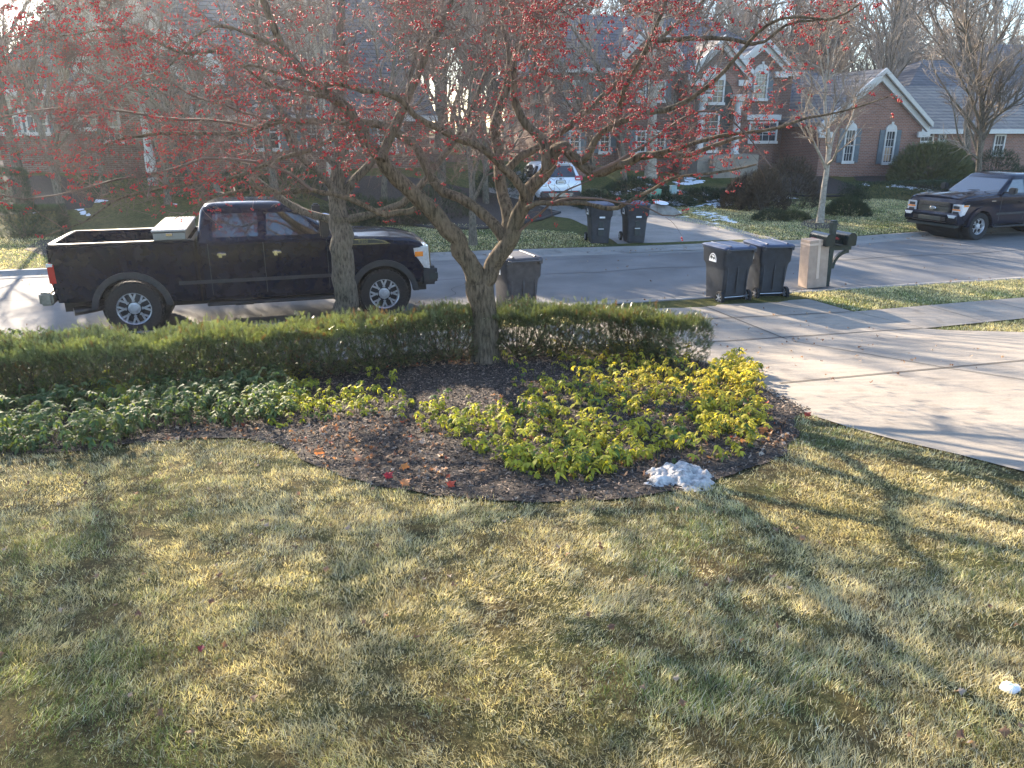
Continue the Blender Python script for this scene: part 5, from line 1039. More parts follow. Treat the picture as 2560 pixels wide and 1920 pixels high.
def pickup(name, label, origin, rz, q, paint):
    o = thing(name, label, 'pickup truck', origin, rz, None); W = q['W']; Rt = q['R']; xf = q['wb']; P_ = lambda n, bm, m, par=None, sm_=30: obj(n, bm, M_[m], par or o, sm_)
    zb, zr = q['belt'], q['roof']; c0, cw, ct = q['cab0'], q['cowl'], q['wtop']; nose = q['nose']; zh = q['hood']
    bm = bmesh.new(); prism(bm, [(c0, q['sill']), (xf-.62, q['sill']), (xf-.4, q['sill']+.08), (nose-.12, q['sill']+.12), (nose, q['sill']+.22), (nose+.02, zh-.16), (nose-.05, zh-.05), (nose-.22, zh), (xf-.1, zh+.05), (cw-.05, zb+.035), (cw-.3, zb+.02), (c0, zb+.02)], 'y', -W, W, .055, 3)
    b = P_('body', bm, paint); bm = bmesh.new(); M = Matrix.Translation((xf, 0, Rt)); lathe(bm, [(Rt+.09, -W-.1), (Rt+.09, W+.1)], 32, 'y', M, True); cut(b, [bm])
    b.data.polygons.foreach_set('use_smooth', [True]*len(b.data.polygons)); b.data.set_sharp_from_angle(angle=R(30))
    bm = bmesh.new(); lathe(bm, [(Rt+.085, -W+.3), (Rt+.085, W-.3)], 24, 'y', M, True); lathe(bm, [(Rt+.085, -W+.3), (Rt+.085, W-.3)], 24, 'y', Matrix.Translation((0, 0, Rt)), True); box(bm, -1.1, nose-.3, -W+.35, W-.35, Rt-.05, q['sill']+.25); P_('chassis', bm, 'tyre')
    # bonnet: raised centre with two creases
    bm = bmesh.new(); rings = []
    for x, z, hw in ((cw-.02, zb+.06, .72), (cw+.35, zh+.075, .74), (xf+.1, zh+.07, .74), (nose-.3, zh+.03, .74), (nose-.08, zh-.03, .74)):
        rings.append([(x, y*W*hw*1.24, z+dz) for y, dz in ((-1, -.03), (-.93, .012), (-.6, .02), (-.5, .045), (0, .055), (.5, .045), (.6, .02), (.93, .012), (1, -.03), (.9, -.08), (-.9, -.08))])
    loft(bm, rings); P_('bonnet', bm, paint, b)
    # load bed
    bl = q['tail']; bm = bmesh.new(); prism(bm, [(bl+.04, q['sill']+.1), (c0-.03, q['sill']), (c0-.03, zb+.045), (bl+.02, zb+.045), (bl, zb-.05), (bl-.02, q['sill']+.4)], 'y', -W, W, .04, 3); bd = P_('bed', bm, paint)
    c1 = bmesh.new(); box(c1, bl+.09, c0-.1, -W+.14, W-.14, q['sill']+.38, zb+.3); c2 = bmesh.new(); lathe(c2, [(Rt+.09, -W-.1), (Rt+.09, W+.1)], 32, 'y', Matrix.Translation((0, 0, Rt)), True)
    c3 = bmesh.new(); lathe(c3, [(Rt+.09, -W+.02), (Rt+.09, -W-.2)], 32, 'y', Matrix.Translation((0, 0, Rt)), True); c2.free(); c4 = bmesh.new(); lathe(c4, [(Rt+.09, W+.2), (Rt+.09, W-.3)], 32, 'y', Matrix.Translation((0, 0, Rt)), True)
    c5 = bmesh.new(); lathe(c5, [(Rt+.09, -W+.3), (Rt+.09, -W-.2)], 32, 'y', Matrix.Translation((0, 0, Rt)), True); c3.free(); cut(bd, [c1, c4, c5])
    bd.data.polygons.foreach_set('use_smooth', [True]*len(bd.data.polygons)); bd.data.set_sharp_from_angle(angle=R(30))
    bm = bmesh.new()
    for sg in (-1, 1): box(bm, bl+.03, c0-.06, sg*W-.07, sg*W+.07-.0, zb+.046, zb+.062) if False else box(bm, bl+.03, c0-.06, min(sg*(W-.02), sg*(W-.135)), max(sg*(W-.02), sg*(W-.135)), zb+.047, zb+.064, .006)
    box(bm, bl+.0, bl+.085, -W+.14, W-.14, zb+.047, zb+.066, .008); P_('bed_rail', bm, 'blackplas', bd)
    # cab
    bm = bmesh.new(); zt = zr-.14; loft(bm, [rrect(c0, cw, W-.045, zb, .06), rrect(c0+.01, cw-.015, W-.055, zb+.04, .07), rrect(c0+.09, ct+.07, W-.20, zt, .10), rrect(c0+.12, ct+.01, W-.235, zt+.065, .12), rrect(c0+.2, ct-.12, W-.33, zr-.015, .12), rrect(c0+.5, ct-.4, W-.6, zr, .12)])
    cab = P_('cab', bm, paint, None, 40)
    def side(x, z, sg, off=.012):
        k = (z-zb-.04)/(zt-zb-.04); return (x, sg*(W-.055-k*.145+off), z)
    zl, zu = zb+.075, zt-.035
    for sg in (-1, 1):
        for pts in ([(q['bp']+.07, zl), (cw-.38, zl), (cw-.30, zl+.02), (ct+.06, zu), (q['bp']+.09, zu)], [(c0+.26, zl), (q['bp']-.07, zl), (q['bp']-.06, zu), (c0+.29, zu)]):
            bm = bmesh.new(); quadpanel(bm, [side(x, z, sg, .002) for x, z in pts], .008, (0, sg, .25)); P_('side_window', bm, 'carglass', cab)
        bm = bmesh.new()
        bm.free()
        for xa in (c0+.17, q['bp'], cw-.2 if q['big'] else cw-.12):
            bm = bmesh.new(); box(bm, xa-.005, xa+.005, min(sg*(W-.003), sg*(W+.0015)), max(sg*(W-.003), sg*(W+.0015)), q['sill']+.1, zb-.02); P_('door_seam', bm, 'ink', b)
        for xa in (c0+.30, q['bp']+.14):
            bm = bmesh.new(); box(bm, xa, xa+.15, min(sg*(W+.001), sg*(W+.035)), max(sg*(W+.001), sg*(W+.035)), zb-.22, zb-.175, .008)
            if q['big']: box(bm, xa+.02, xa+.085, min(sg*(W+.001), sg*(W+.05)), max(sg*(W+.001), sg*(W+.05)), zb-.255, zb-.165, .008)
            P_('door_handle', bm, 'chrome' if q['big'] else paint, b)
        bm = bmesh.new(); box(bm, c0-.35 if q['big'] else c0, xf-.62, min(sg*(W-.01), sg*(W+.012)), max(sg*(W-.01), sg*(W+.012)), q['sill']+.30, q['sill']+.36, .006); P_('side_moulding', bm, 'blackplas', b)
        for cx in (0, xf):
            bm = bmesh.new(); y0, y1 = sg*(W-.06), sg*(W+.045); arch(bm, cx, Rt, Rt+.07, Rt+.17, y0, y1, 0, 180, 26, q['sill']-.02)
            P_('wheel_flare', bm, q['flare'], b if cx else bd)
        bm = bmesh.new(); box(bm, c0+.05, xf-.62, min(sg*(W-.18), sg*(W-.02)), max(sg*(W-.18), sg*(W-.02)), q['sill']-.1, q['sill']-.04, .015)
        for xa in (c0+.5, xf-.9): box(bm, xa, xa+.3, min(sg*(W-.25), sg*(W-.12)), max(sg*(W-.25), sg*(W-.12)), q['sill']-.13, q['sill']+.02)
        P_('running_board', bm, 'blackplas')
        xm = cw-.28; bm = bmesh.new(); hh = .34 if q['big'] else .2
        box(bm, xm-.03, xm+.12, sg*(W+.22)-.11, sg*(W+.22)+.11, zb+.06, zb+.06+hh, .03, segs=2); box(bm, xm+.0, xm+.05, min(sg*(W-.1), sg*(W+.14)), max(sg*(W-.1), sg*(W+.14)), zb+.09, zb+.13); mm = P_('mirror', bm, 'blackplas')
        bm = bmesh.new(); box(bm, xm-.034, xm-.031, sg*(W+.22)-.09, sg*(W+.22)+.09, zb+.08, zb+.04+hh); P_('mirror_glass', bm, 'chrome', mm)
        for cx in (0, xf): wheel(o, (cx, sg*(W-.14), Rt), Rt, .27, q['rim'], q['spokes'], sg, q['style'])
    def ws(u, v, off): # windscreen surface
        x = (cw-.015)*(1-v)+(ct+.07)*v+off; hw = (W-.055)*(1-v)+(W-.2)*v-.085; return (x, u*hw, zb+.04+(zt-zb-.04)*v+off*.3)
    bm = bmesh.new(); quadpanel(bm, [ws(-1, .04, .003), ws(1, .04, .003), ws(.98, .93, .003), ws(-.98, .93, .003)], .008, (1, 0, 1)); P_('windscreen', bm, 'carglass', cab)
    bm = bmesh.new(); quadpanel(bm, [(c0+.012, -W+.25, zl+.02), (c0+.012, W-.25, zl+.02), (c0+.075, W-.35, zu-.02), (c0+.075, -W+.35, zu-.02)], -.008, (1, 0, 0)); P_('rear_window', bm, 'carglass', cab)
    for k in (-.35, .3):
        bm = bmesh.new(); tube(bm, [(cw+.06, k, zb+.075), (cw-.06, k+.3, zb+.125), (cw-.10, k+.55, zb+.15)], .008, 5); P_('wiper', bm, 'blackplas', cab)
    # tailgate, lamps, bumper
    bm = bmesh.new(); box(bm, bl-.03, bl+.0, -W+.15, W-.15, q['sill']+.2, zb+.02, .012); box(bm, bl-.045, bl-.031, -.16, .16, zb-.24, zb-.16, .005); P_('tailgate', bm, paint)
    for sg in (-1, 1):
        bm = bmesh.new(); box(bm, bl-.035, bl+.10, min(sg*(W-.13), sg*(W+.006)), max(sg*(W-.13), sg*(W+.006)), zb-.58, zb-.22, .03, segs=2); tl = P_('tail_light', bm, 'redlens')
        bm = bmesh.new(); box(bm, bl-.039, bl+.06, min(sg*(W-.11), sg*(W+.009)), max(sg*(W-.11), sg*(W+.009)), zb-.29, zb-.235, .01); P_('reversing_lens', bm, 'lens', tl)
    bm = bmesh.new(); box(bm, bl-.24, bl-.035, -W+.03, W-.03, q['sill']+.06, q['sill']+.28, .035, segs=2); P_('rear_bumper', bm, 'blackplas' if not q['big'] else 'dusty')
    bm = bmesh.new(); box(bm, bl-.3, bl-.1, -.04, .04, q['sill']-.04, q['sill']+.03, .01); tube(bm, [(bl-.28, 0, q['sill']), (bl-.33, 0, q['sill']-.03), (bl-.40, 0, q['sill']-.03), (bl-.42, 0, q['sill']+.02)], .022, 8); bmesh.ops.create_icosphere(bm, subdivisions=2, radius=.03, matrix=Matrix.Translation((bl-.42, 0, q['sill']+.06))); P_('tow_hitch', bm, 'blackplas')
    if q['big']:
        bm = bmesh.new()
        for dy in (0, .13): tube(bm, [(bl+.95, -W+.38+dy, Rt+.05), (bl+.5, -W+.2+dy*.7, Rt-.0), (bl+.22, -W+.1+dy*.9, Rt-.01)], [.05, .055, .065], 14)
        P_('exhaust', bm, 'darkalloy')
    # nose
    if q['big']:
        bm = bmesh.new(); box(bm, nose-.02, nose+.08, -.66, .66, zh-.50, zh-.04, .03, segs=2); gr = P_('grille', bm, 'chrome')
        bm = bmesh.new()
        for k in range(3): box(bm, nose+.081, nose+.09, -.52, .52, zh-.45+k*.13, zh-.36+k*.13)
        P_('grille_mesh', bm, 'ink', gr)
        bm = bmesh.new(); box(bm, nose-.1, nose+.21, -W+.0, W-.0, q['sill']+.06, q['sill']+.40, .05, segs=3); bp = P_('front_bumper', bm, 'blackplas')
        for sg in (-1, 1):
            bm = bmesh.new(); prism(bm, [(nose-.24, zh-.10), (nose+.05, zh-.08), (nose+.07, zh-.50), (nose-.06, zh-.47), (nose-.14, zh-.34), (nose-.22, zh-.24)], 'y', min(sg*(W-.3), sg*(W+.008)), max(sg*(W-.3), sg*(W+.008)), .015, 2); hl = P_('headlight', bm, 'lens')
            bm = bmesh.new(); box(bm, nose-.20, nose-.05, min(sg*(W-.1), sg*(W+.014)), max(sg*(W-.1), sg*(W+.014)), zh-.27, zh-.18, .006); P_('indicator', bm, 'amber', hl)
            bm = bmesh.new(); prism(bm, [(nose+.02, zh-.05), (nose+.095, zh-.09), (nose+.10, zh-.50), (nose+.05, zh-.53)], 'y', min(sg*(W-.26), sg*(W-.06)), max(sg*(W-.26), sg*(W-.06)), .012, 2); P_('headlight_surround', bm, 'chrome', hl)
            bm = bmesh.new(); box(bm, nose+.05, nose+.218, min(sg*(W-.25), sg*(W+.003)), max(sg*(W-.25), sg*(W+.003)), q['sill']+.16, q['sill']+.28, .01); P_('fog_recess', bm, 'ink', bp)
            bm = bmesh.new(); prism(bm, [(cw+.20, zb-.135), (cw+.92, zb-.135), (cw+.80, zb-.075), (cw+.62, zb-.04), (cw+.20, zb-.03)], 'y', min(sg*(W-.005), sg*(W+.006)), max(sg*(W-.005), sg*(W+.006))); bg_ = P_('fender_badge', bm, 'chrome')
            bm = bmesh.new(); prism(bm, [(cw+.215, zb-.118), (cw+.84, zb-.118), (cw+.76, zb-.08), (cw+.61, zb-.052), (cw+.215, zb-.045)], 'y', min(sg*(W+.0065), sg*(W+.008)), max(sg*(W+.0065), sg*(W+.008))); P_('badge_plate', bm, 'ink', bg_)
            text_mesh('F350', .085, M_['chrome'], bg_, 'badge_lettering', Matrix.Translation((cw+.43, sg*(W+.0095), zb-.082)) @ Matrix.Rotation(math.pi/2, 4, 'X') @ (Matrix() if sg < 0 else Matrix.Rotation(math.pi, 4, 'Y')))
            bm = bmesh.new(); tube(bm, [(cw+.16, sg*.66, zb+.05), (cw+.06, sg*.70, zb+.2), (cw-.1, sg*.72, zb+.24), (cw-.3, sg*.72, zb+.22)], .02, 8); P_('cowl_bar', bm, 'chrome', cab)
        bm = bmesh.new(); box(bm, nose-.1, nose+.06, -.6, .6, q['sill']-.1, q['sill']+.06, .01); P_('tow_bracket', bm, 'blackplas')
    else:
        bm = bmesh.new(); prism(bm, [(-.56, zh-.14), (.56, zh-.14), (.60, zh-.34), (.52, zh-.56), (-.52, zh-.56), (-.60, zh-.34)], 'x', nose-.02, nose+.055, .02, 2); gr = P_('grille', bm, 'blackplas')
        bm = bmesh.new(); prism(bm, [(-.50, zh-.18), (.50, zh-.18), (.53, zh-.34), (.46, zh-.52), (-.46, zh-.52), (-.53, zh-.34)], 'x', nose+.056, nose+.06); P_('grille_opening', bm, 'ink', gr)
        bm = bmesh.new()
        for z in (zh-.25, zh-.44): box(bm, nose+.061, nose+.08, -.52, .52, z-.018, z+.018, .004)
        for z in (zh-.21, zh-.34, zh-.48):
            for k in range(-4, 5): box(bm, nose+.061, nose+.07, k*.11-.028, k*.11+.028, z-.009, z+.009)
        P_('grille_bar', bm, 'darkalloy', gr)
        bm = bmesh.new(); lathe(bm, [(0.001, nose+.10), (.11, nose+.098), (.125, nose+.09), (.125, nose+.06)], 24, 'x', Matrix.Translation((0, 0, zh-.34)) @ Matrix.Diagonal((1, 1, .42, 1)), False); em = P_('emblem', bm, 'chrome', gr)
        bm = bmesh.new(); lathe(bm, [(0.001, nose+.103), (.098, nose+.1015), (.10, nose+.09)], 24, 'x', Matrix.Translation((0, 0, zh-.34)) @ Matrix.Diagonal((1, 1, .38, 1)), False); P_('emblem_field', bm, 'shutter', em)
        text_mesh('Ford', .062, M_['chrome'], em, 'emblem_lettering', Matrix.Translation((nose+.1055, 0, zh-.34)) @ Matrix.Rotation(math.pi/2, 4, 'Z') @ Matrix.Rotation(math.pi/2, 4, 'X') @ Matrix.Shear('XY', 4, (0, 0)), .001)
        bm = bmesh.new(); prism(bm, [(nose-.2, q['sill']+.02), (nose+.06, q['sill']+.02), (nose+.17, q['sill']+.12), (nose+.18, q['sill']+.32), (nose+.13, q['sill']+.38), (nose-.2, q['sill']+.38)], 'y', -W+.02, W-.02, .04, 3); bp = P_('front_bumper', bm, paint)
        bm = bmesh.new(); box(bm, nose+.10, nose+.186, -.42, .42, q['sill']+.12, q['sill']+.25, .01); box(bm, nose-.1, nose+.10, -.9, .9, q['sill']-.06, q['sill']+.03, .02); P_('lower_intake', bm, 'ink', bp)
        bm = bmesh.new(); box(bm, nose+.10, nose+.192, -.62, .62, q['sill']+.085, q['sill']+.10, .003); 
        for sg in (-1, 1):
            for z in (.15, .19, .23): box(bm, nose+.12, nose+.19, min(sg*.43, sg*.60), max(sg*.43, sg*.60), q['sill']+z-.012, q['sill']+z+.012)
        P_('bumper_trim', bm, 'darkalloy', bp)
        for sg in (-1, 1):
            bm = bmesh.new(); prism(bm, [(nose-.30, zh-.16), (nose+.045, zh-.17), (nose+.055, zh-.52), (nose-.12, zh-.50), (nose-.18, zh-.38)], 'y', min(sg*(W-.33), sg*(W+.006)), max(sg*(W-.33), sg*(W+.006)), .02, 2); hl = P_('headlight', bm, 'lens')
            bm = bmesh.new(); box(bm, nose+.046, nose+.06, min(sg*(W-.31), sg*(W-.04)), max(sg*(W-.31), sg*(W-.04)), zh-.355, zh-.315, .003); box(bm, nose-.22, nose-.02, min(sg*(W-.1), sg*(W+.011)), max(sg*(W-.1), sg*(W+.011)), zh-.24, zh-.19, .004); P_('indicator', bm, 'amber', hl)
            bm = bmesh.new()
            for z in (zh-.26, zh-.43): box(bm, nose+.05, nose+.062, min(sg*(W-.29), sg*(W-.08)), max(sg*(W-.29), sg*(W-.08)), z-.045, z+.04, .01)
            P_('lamp_unit', bm, 'darkalloy', hl)
            bm = bmesh.new(); prism(bm, [(sg*(W-.05), q['sill']+.33), (sg*(W-.36), q['sill']+.33), (sg*(W-.30), q['sill']+.24), (sg*(W-.10), q['sill']+.24)], 'x', nose+.1, nose+.186, .006, 1); P_('fog_lamp', bm, 'lens', bp)
            bm = bmesh.new(); box(bm, cw+.12, cw+.3, min(sg*(W-.004), sg*(W+.006)), max(sg*(W-.004), sg*(W+.006)), zb-.15, zb-.125, .002); P_('fender_badge', bm, 'chrome', b)
    return o
th = R(16.8); ox, oy = -6.35-math.sin(th)*.86, 12.69+math.cos(th)*.86
T1 = pickup('pickup_truck', 'large black crew cab pickup parked along the near kerb behind the hedge', (ox, oy, .03), th,
    dict(W=.97, R=.455, wb=4.18, belt=1.50, roof=2.13, cab0=1.10, cowl=3.42, wtop=2.68, nose=4.96, hood=1.38, sill=.52, tail=-1.14, bp=2.16, rim=.275, spokes=8, style='double', flare='blackplas', big=True), 'paint')
c, s = math.cos(th), math.sin(th); bx, by = .70, 0
t = thing('toolbox', 'ribbed aluminium toolbox lying across the bed of the large black pickup', 'toolbox', (ox+c*bx-s*by, oy+s*bx+c*by, .03+1.566), th)
def alum():
    m, tr_, b = nmat('ribbed aluminium'); v = coords(tr_, (1, 1, 1)); w_ = N(tr_, 'ShaderNodeTexWave'); w_.wave_type = 'BANDS'; w_.bands_direction = 'Y'; w_.inputs['Scale'].default_value = 6; w_.inputs['Distortion'].default_value = .5
    tr_.links.new(v, w_.inputs['Vector']); tr_.links.new(ramp(tr_, w_.outputs['Fac'], [(.2, (.20, .21, .22)), (.8, (.36, .37, .39))]), b.inputs['Base Color']); b.inputs['Metallic'].default_value = .75; b.inputs['Roughness'].default_value = .42; bump(tr_, b, w_.outputs['Fac'], .6, .01); return m
M_['alum'] = alum()
bm = bmesh.new(); prism(bm, [(-.25, 0), (.25, 0), (.25, .13), (-.25, .13)], 'y', -.95, .95, .012, 1); obj('case', bm, M_['alum'], t)
bm = bmesh.new(); box(bm, -.27, .27, -.97, .97, .133, .175, .012); l_ = obj('lid', bm, M_['alum'], t)
bm = bmesh.new()
for k in range(9): box(bm, -.235+k*.055, -.213+k*.055, -.93, .93, .174, .184, .003)
obj('tread_ribs', bm, M_['alum'], l_)
bm = bmesh.new(); box(bm, -.05, .05, -.985, -.965, .07, .12, .004); obj('latch', bm, M_['chrome'], l_)
ax_, ay_ = G(2431, 601); al2 = R(21); hd = al2+math.pi; Wf = 1.0; wbf = 3.62
# front axle near side (its left) wheel centre sits at the seen place
lx, ly = wbf, Wf-.14; ox2 = ax_-(math.cos(hd)*lx-math.sin(hd)*ly); oy2 = ay_-(math.sin(hd)*lx+math.cos(hd)*ly)
pickup('pickup_truck', 'dark blue black pickup facing left, parked across the street at the right edge', (ox2, oy2, .03), hd,
    dict(W=Wf, R=.41, wb=wbf, belt=1.30, roof=1.94, cab0=.80, cowl=2.98, wtop=2.25, nose=4.44, hood=1.26, sill=.44, tail=-1.2, bp=1.80, rim=.25, spokes=6, style='fork', flare='navy', big=False), 'navy')
# white hatchback suv on the driveway across the street
def suv(name, label, loc, rz):
    o = thing(name, label, 'car', loc, rz); P_ = lambda n, bm, m, par=None, sm_=35: obj(n, bm, M_[m], par or o, sm_)
    S_ = [(0, .42, .62, .80, .78, .82, .74), (.03, .36, .70, 1.00, .84, .86, .76), (.10, .34, .78, 1.12, .88, .90, .78), (.28, .32, .92, 1.38, .90, .915, .70), (.46, .30, .98, 1.57, .91, .92, .64), (.75, .30, 1.0, 1.645, .915, .92, .64), (1.5, .30, .99, 1.68, .915, .92, .65), (2.4, .30, .97, 1.66, .915, .92, .64), (2.75, .30, .96, 1.58, .915, .92, .62), (3.4, .30, .95, 1.16, .91, .915, .70), (3.7, .30, .94, 1.06, .90, .90, .74), (4.25, .34, .86, .96, .86, .86, .70), (4.47, .42, .64, .72, .74, .74, .60)]
    rings = []
    for x, zl, zb, zt, wl, wb_, wt in S_:
        half = [(wl*.92, zl), (wl, zl+.10), (wb_+.01, (zl+zb)/2+.05), (wb_, zb), (wt+.06, zt-.09), (wt-.02, zt-.025), (wt*.5, zt)]
        rings.append([(x, y, z) for y, z in half]+[(x, -y, z) for y, z in half[::-1]])
    bm = bmesh.new(); loft(bm, rings); b = P_('body', bm, 'white')
    cs = []
    for x in (.93, 3.6):
        for sg in (-1, 1): c = bmesh.new(); lathe(c, [(.40, sg*1.1), (.40, sg*.62)], 28, 'y', Matrix.Translation((x, 0, .345)), True); cs.append(c)
    cut(b, cs); b.data.polygons.foreach_set('use_smooth', [True]*len(b.data.polygons)); b.data.set_sharp_from_angle(angle=R(35))
    bm = bmesh.new(); quadpanel(bm, [(.085, -.66, 1.10), (.085, .66, 1.10), (.36, .585, 1.47), (.42, .50, 1.525), (.42, -.50, 1.525), (.36, -.585, 1.47)], .02, (-1, 0, .7)); P_('rear_window', bm, 'carglass')
    bm = bmesh.new(); box(bm, .36, .60, -.55, .55, 1.60, 1.635, .012); P_('spoiler', bm, 'white', b)
    for sg in (-1, 1):
        for pts in ([(.62, 1.08), (1.15, 1.03), (1.15, 1.50), (.80, 1.50)], [(1.2, 1.03), (2.05, 1.02), (2.05, 1.52), (1.2, 1.50)], [(2.1, 1.02), (3.05, 1.02), (2.70, 1.48), (2.1, 1.52)]):
            f = lambda x, z: (x, sg*(.925-(z-1.0)*.40), z); bm = bmesh.new(); quadpanel(bm, [f(*p) for p in pts], .012, (0, sg, .3)); P_('side_window', bm, 'carglass')
        bm = bmesh.new(); prism(bm, [(-.0, .98), (.17, 1.0), (.34, 1.02), (.30, 1.14), (.09, 1.16)], 'y', min(sg*.60, sg*.925), max(sg*.60, sg*.925), .02, 2); tl = P_('tail_light', bm, 'redlens')
        bm = bmesh.new(); box(bm, .0, .05, min(sg*.64, sg*.80), max(sg*.64, sg*.80), 1.02, 1.07, .006); P_('reversing_lens', bm, 'lens', tl)
        bm = bmesh.new(); box(bm, -.035, .04, min(sg*.50, sg*.72), max(sg*.50, sg*.72), .52, .56, .006); P_('reflector', bm, 'redlens')
        for x in (.93, 3.6): wheel(o, (x, sg*.80, .345), .345, .22, .22, 5, sg, 'single')
        bm = bmesh.new(); box(bm, 2.95, 3.1, sg*1.02-.1, sg*1.02+.1, 1.05, 1.2, .03, segs=2); P_('mirror', bm, 'white')
    bm = bmesh.new(); box(bm, -.05, .14, -.84, .84, .33, .58, .04, segs=2); rb = P_('lower_bumper', bm, 'blackplas')
    bm = bmesh.new(); prism(bm, [(-.45, .36), (.45, .36), (.52, .50), (-.52, .50)], 'x', -.062, -.04); P_('skid_plate', bm, 'dusty', rb)
    bm = bmesh.new(); box(bm, -.012, .06, -.19, .19, .84, 1.0, .01); pr = P_('plate_recess', bm, 'blackplas')
    bm = bmesh.new(); box(bm, -.018, -.0125, -.155, .155, .855, .985); pl_ = P_('number_plate', bm, 'decal', pr)
    bm = bmesh.new(); box(bm, -.02, -.0185, -.12, .12, .89, .95); P_('plate_marks', bm, 'dusty', pl_)
    bm = bmesh.new(); lathe(bm, [(.001, -.004), (.06, -.002), (.06, .05)], 16, 'x', Matrix.Translation((.0, 0, 1.05)) @ Matrix.Diagonal((1, 1, .5, 1))); P_('emblem', bm, 'shutter')
    return o
x, y = G(1398, 516); suv('suv', 'white hatchback SUV seen from behind on the driveway across the street', (x+.05, y, float(Z(x, y))+.03), R(103))
# ---------------- wheeled bins ----------------
def bin_(label, px, py, rz, mat, lid, group=None, sc=1.12, labels=True):
    x, y = G(px, py); z = max(float(zdrive(x, y)), .025) if y < 16.5 else max(float(zfd(x, y)), .03); o = thing('wheeled_bin', label, 'wheelie bin', (x, y, z+.012), rz, group); o.scale = (sc, sc, sc*.98)
    P_ = lambda n, bm, m, par=None, sm_=30: obj(n, bm, m, par or o, sm_)
    def rg(hx, y0, y1, z, r=.05): return [(yy, xx, z_) for xx, yy, z_ in [(p[0], p[1], p[2]) for p in rrect(y0, y1, hx, z, r)]]
    bm = bmesh.new(); rings = [rg(.24, -.30, .18, .0), rg(.25, -.31, .30, .16), rg(.275, -.335, .325, .62), rg(.285, -.345, .335, .70), rg(.315, -.375, .355, .76), rg(.325, -.39, .365, .98), rg(.335, -.40, .375, 1.0), rg(.335, -.40, .375, 1.03)]
    loft(bm, rings); b = P_('body', bm, M_[mat])
    c = bmesh.new(); box(c, -.35, .35, .20, .5, -.1, .17)
    bm = bmesh.new(); box(bm, -.012, .012, .327, .345, .2, .95); box(bm, -.22, -.2, .325, .338, .22, .7); box(bm, .2, .22, .325, .338, .22, .7); box(bm, -.16, .16, .325, .345, .80, .83); P_('ribs', bm, M_[mat], b)
    bm = bmesh.new(); box(bm, -.06, .06, -.365, -.325, .42, .60, .008); box(bm, -.075, .075, -.352, -.335, .2, .44, .006); P_('grab_pocket', bm, M_['ink'], b)
    bm = bmesh.new(); box(bm, -.075, .075, -.371, -.355, .395, .415, .004); P_('pocket_bar', bm, M_['decal'], b)
    bm = bmesh.new(); loft(bm, [rg(.345, -.42, .385, 1.034), rg(.35, -.425, .39, 1.06), rg(.32, -.39, .37, 1.085), rg(.22, -.28, .30, 1.105), rg(.1, -.15, .2, 1.108)])
    l_ = P_('lid', bm, M_[lid]); bm = bmesh.new()
    for sx in (-.2, .2): box(bm, sx-.02, sx+.02, -.3, .36, 1.086, 1.112, .008)
    P_('lid_rib', bm, M_[lid], l_)
    bm = bmesh.new(); tube(bm, [(-.27, .36, 1.02), (-.27, .44, 1.04), (.27, .44, 1.04), (.27, .36, 1.02)], .016, 8); box(bm, -.31, -.24, .35, .43, .98, 1.06, .01); box(bm, .24, .31, .35, .43, .98, 1.06, .01); P_('handle', bm, M_[mat])
    bm = bmesh.new(); tube(bm, [(-.29, .27, .125), (.29, .27, .125)], .012, 8); P_('axle', bm, M_['alloy'])
    for sx in (-1, 1):
        Mw = Matrix.Translation((sx*.30, .27, .125)); bm = bmesh.new(); lathe(bm, [(.085, -.028), (.118, -.03), (.125, -.02), (.125, .02), (.118, .03), (.085, .028), (.085, -.028)], 24, 'x', Mw)
        w_ = P_('wheel', bm, M_['tyre']); bm = bmesh.new(); lathe(bm, [(.0, .012), (.086, .012)], 20, 'x', Mw)
        P_('wheel_disc', bm, M_['ink'], w_); bm = bmesh.new()
        for k in range(6): box(bm, -.03, .03, -.008, .008, .015, .085, M=Mw @ Matrix.Rotation(R(60*k), 4, 'X'))
        lathe(bm, [(.001, sx*.034), (.02, sx*.032), (.02, 0)], 12, 'x', Mw); P_('wheel_spokes', bm, M_['alloy'], w_)
    for sx in (-1, 1):                                       # half-round emblem with two trees
        bm = bmesh.new(); hp = [(.115*math.cos(math.pi*i/16)-.14, .80+.135*math.sin(math.pi*i/16)) for i in range(17)]; Me = Matrix.Translation((0, .12, 0))
        prism(bm, [(-.255, .775)]+[(-.025, .775)]+hp, 'x', sx*.319, sx*.3275, M=Me); d = P_('emblem', bm, M_['decal'], b)
        bm = bmesh.new(); hp = [(.092*math.cos(math.pi*i/14)-.14, .812+.105*math.sin(math.pi*i/14)) for i in range(15)]; inn = [(.080*math.cos(math.pi*i/14)-.14, .812+.092*math.sin(math.pi*i/14)) for i in range(15)]
        e0, e1 = sx*.3277, sx*.3295
        for i in range(14): prism(bm, [hp[i], hp[i+1], inn[i+1], inn[i]], 'x', e0, e1, M=Me)
        for cx, cz, rr_, sq in ((-.175, .855, .032, .8), (-.105, .845, .030, .7)):
            prism(bm, [(cx+rr_*math.cos(2*math.pi*i/12), cz+rr_*sq*math.sin(2*math.pi*i/12)) for i in range(12)], 'x', e0, e1, M=Me); prism(bm, [(cx-.005, .812), (cx+.005, .812), (cx+.004, cz), (cx-.004, cz)], 'x', e0, e1*1.0005, M=Me)
        P_('emblem_print', bm, M_['ink'], d)
    if labels:
        bm = bmesh.new(); box(bm, -.055, .095, -.384, -.378, .70, .745); nl = P_('number_label', bm, M_['decal'], b)
    return o
B1 = bin_('dark wheeled bin at the driveway end nearest the hedge, half round emblem showing', 1812, 744, R(-161), 'bin', 'binlid', None, 1.05)
bin_('wheeled bin between its darker twin and the tall cardboard box, pale sunlit side', 1909, 734, R(-171), 'bin', 'binlid', None, 1.05)
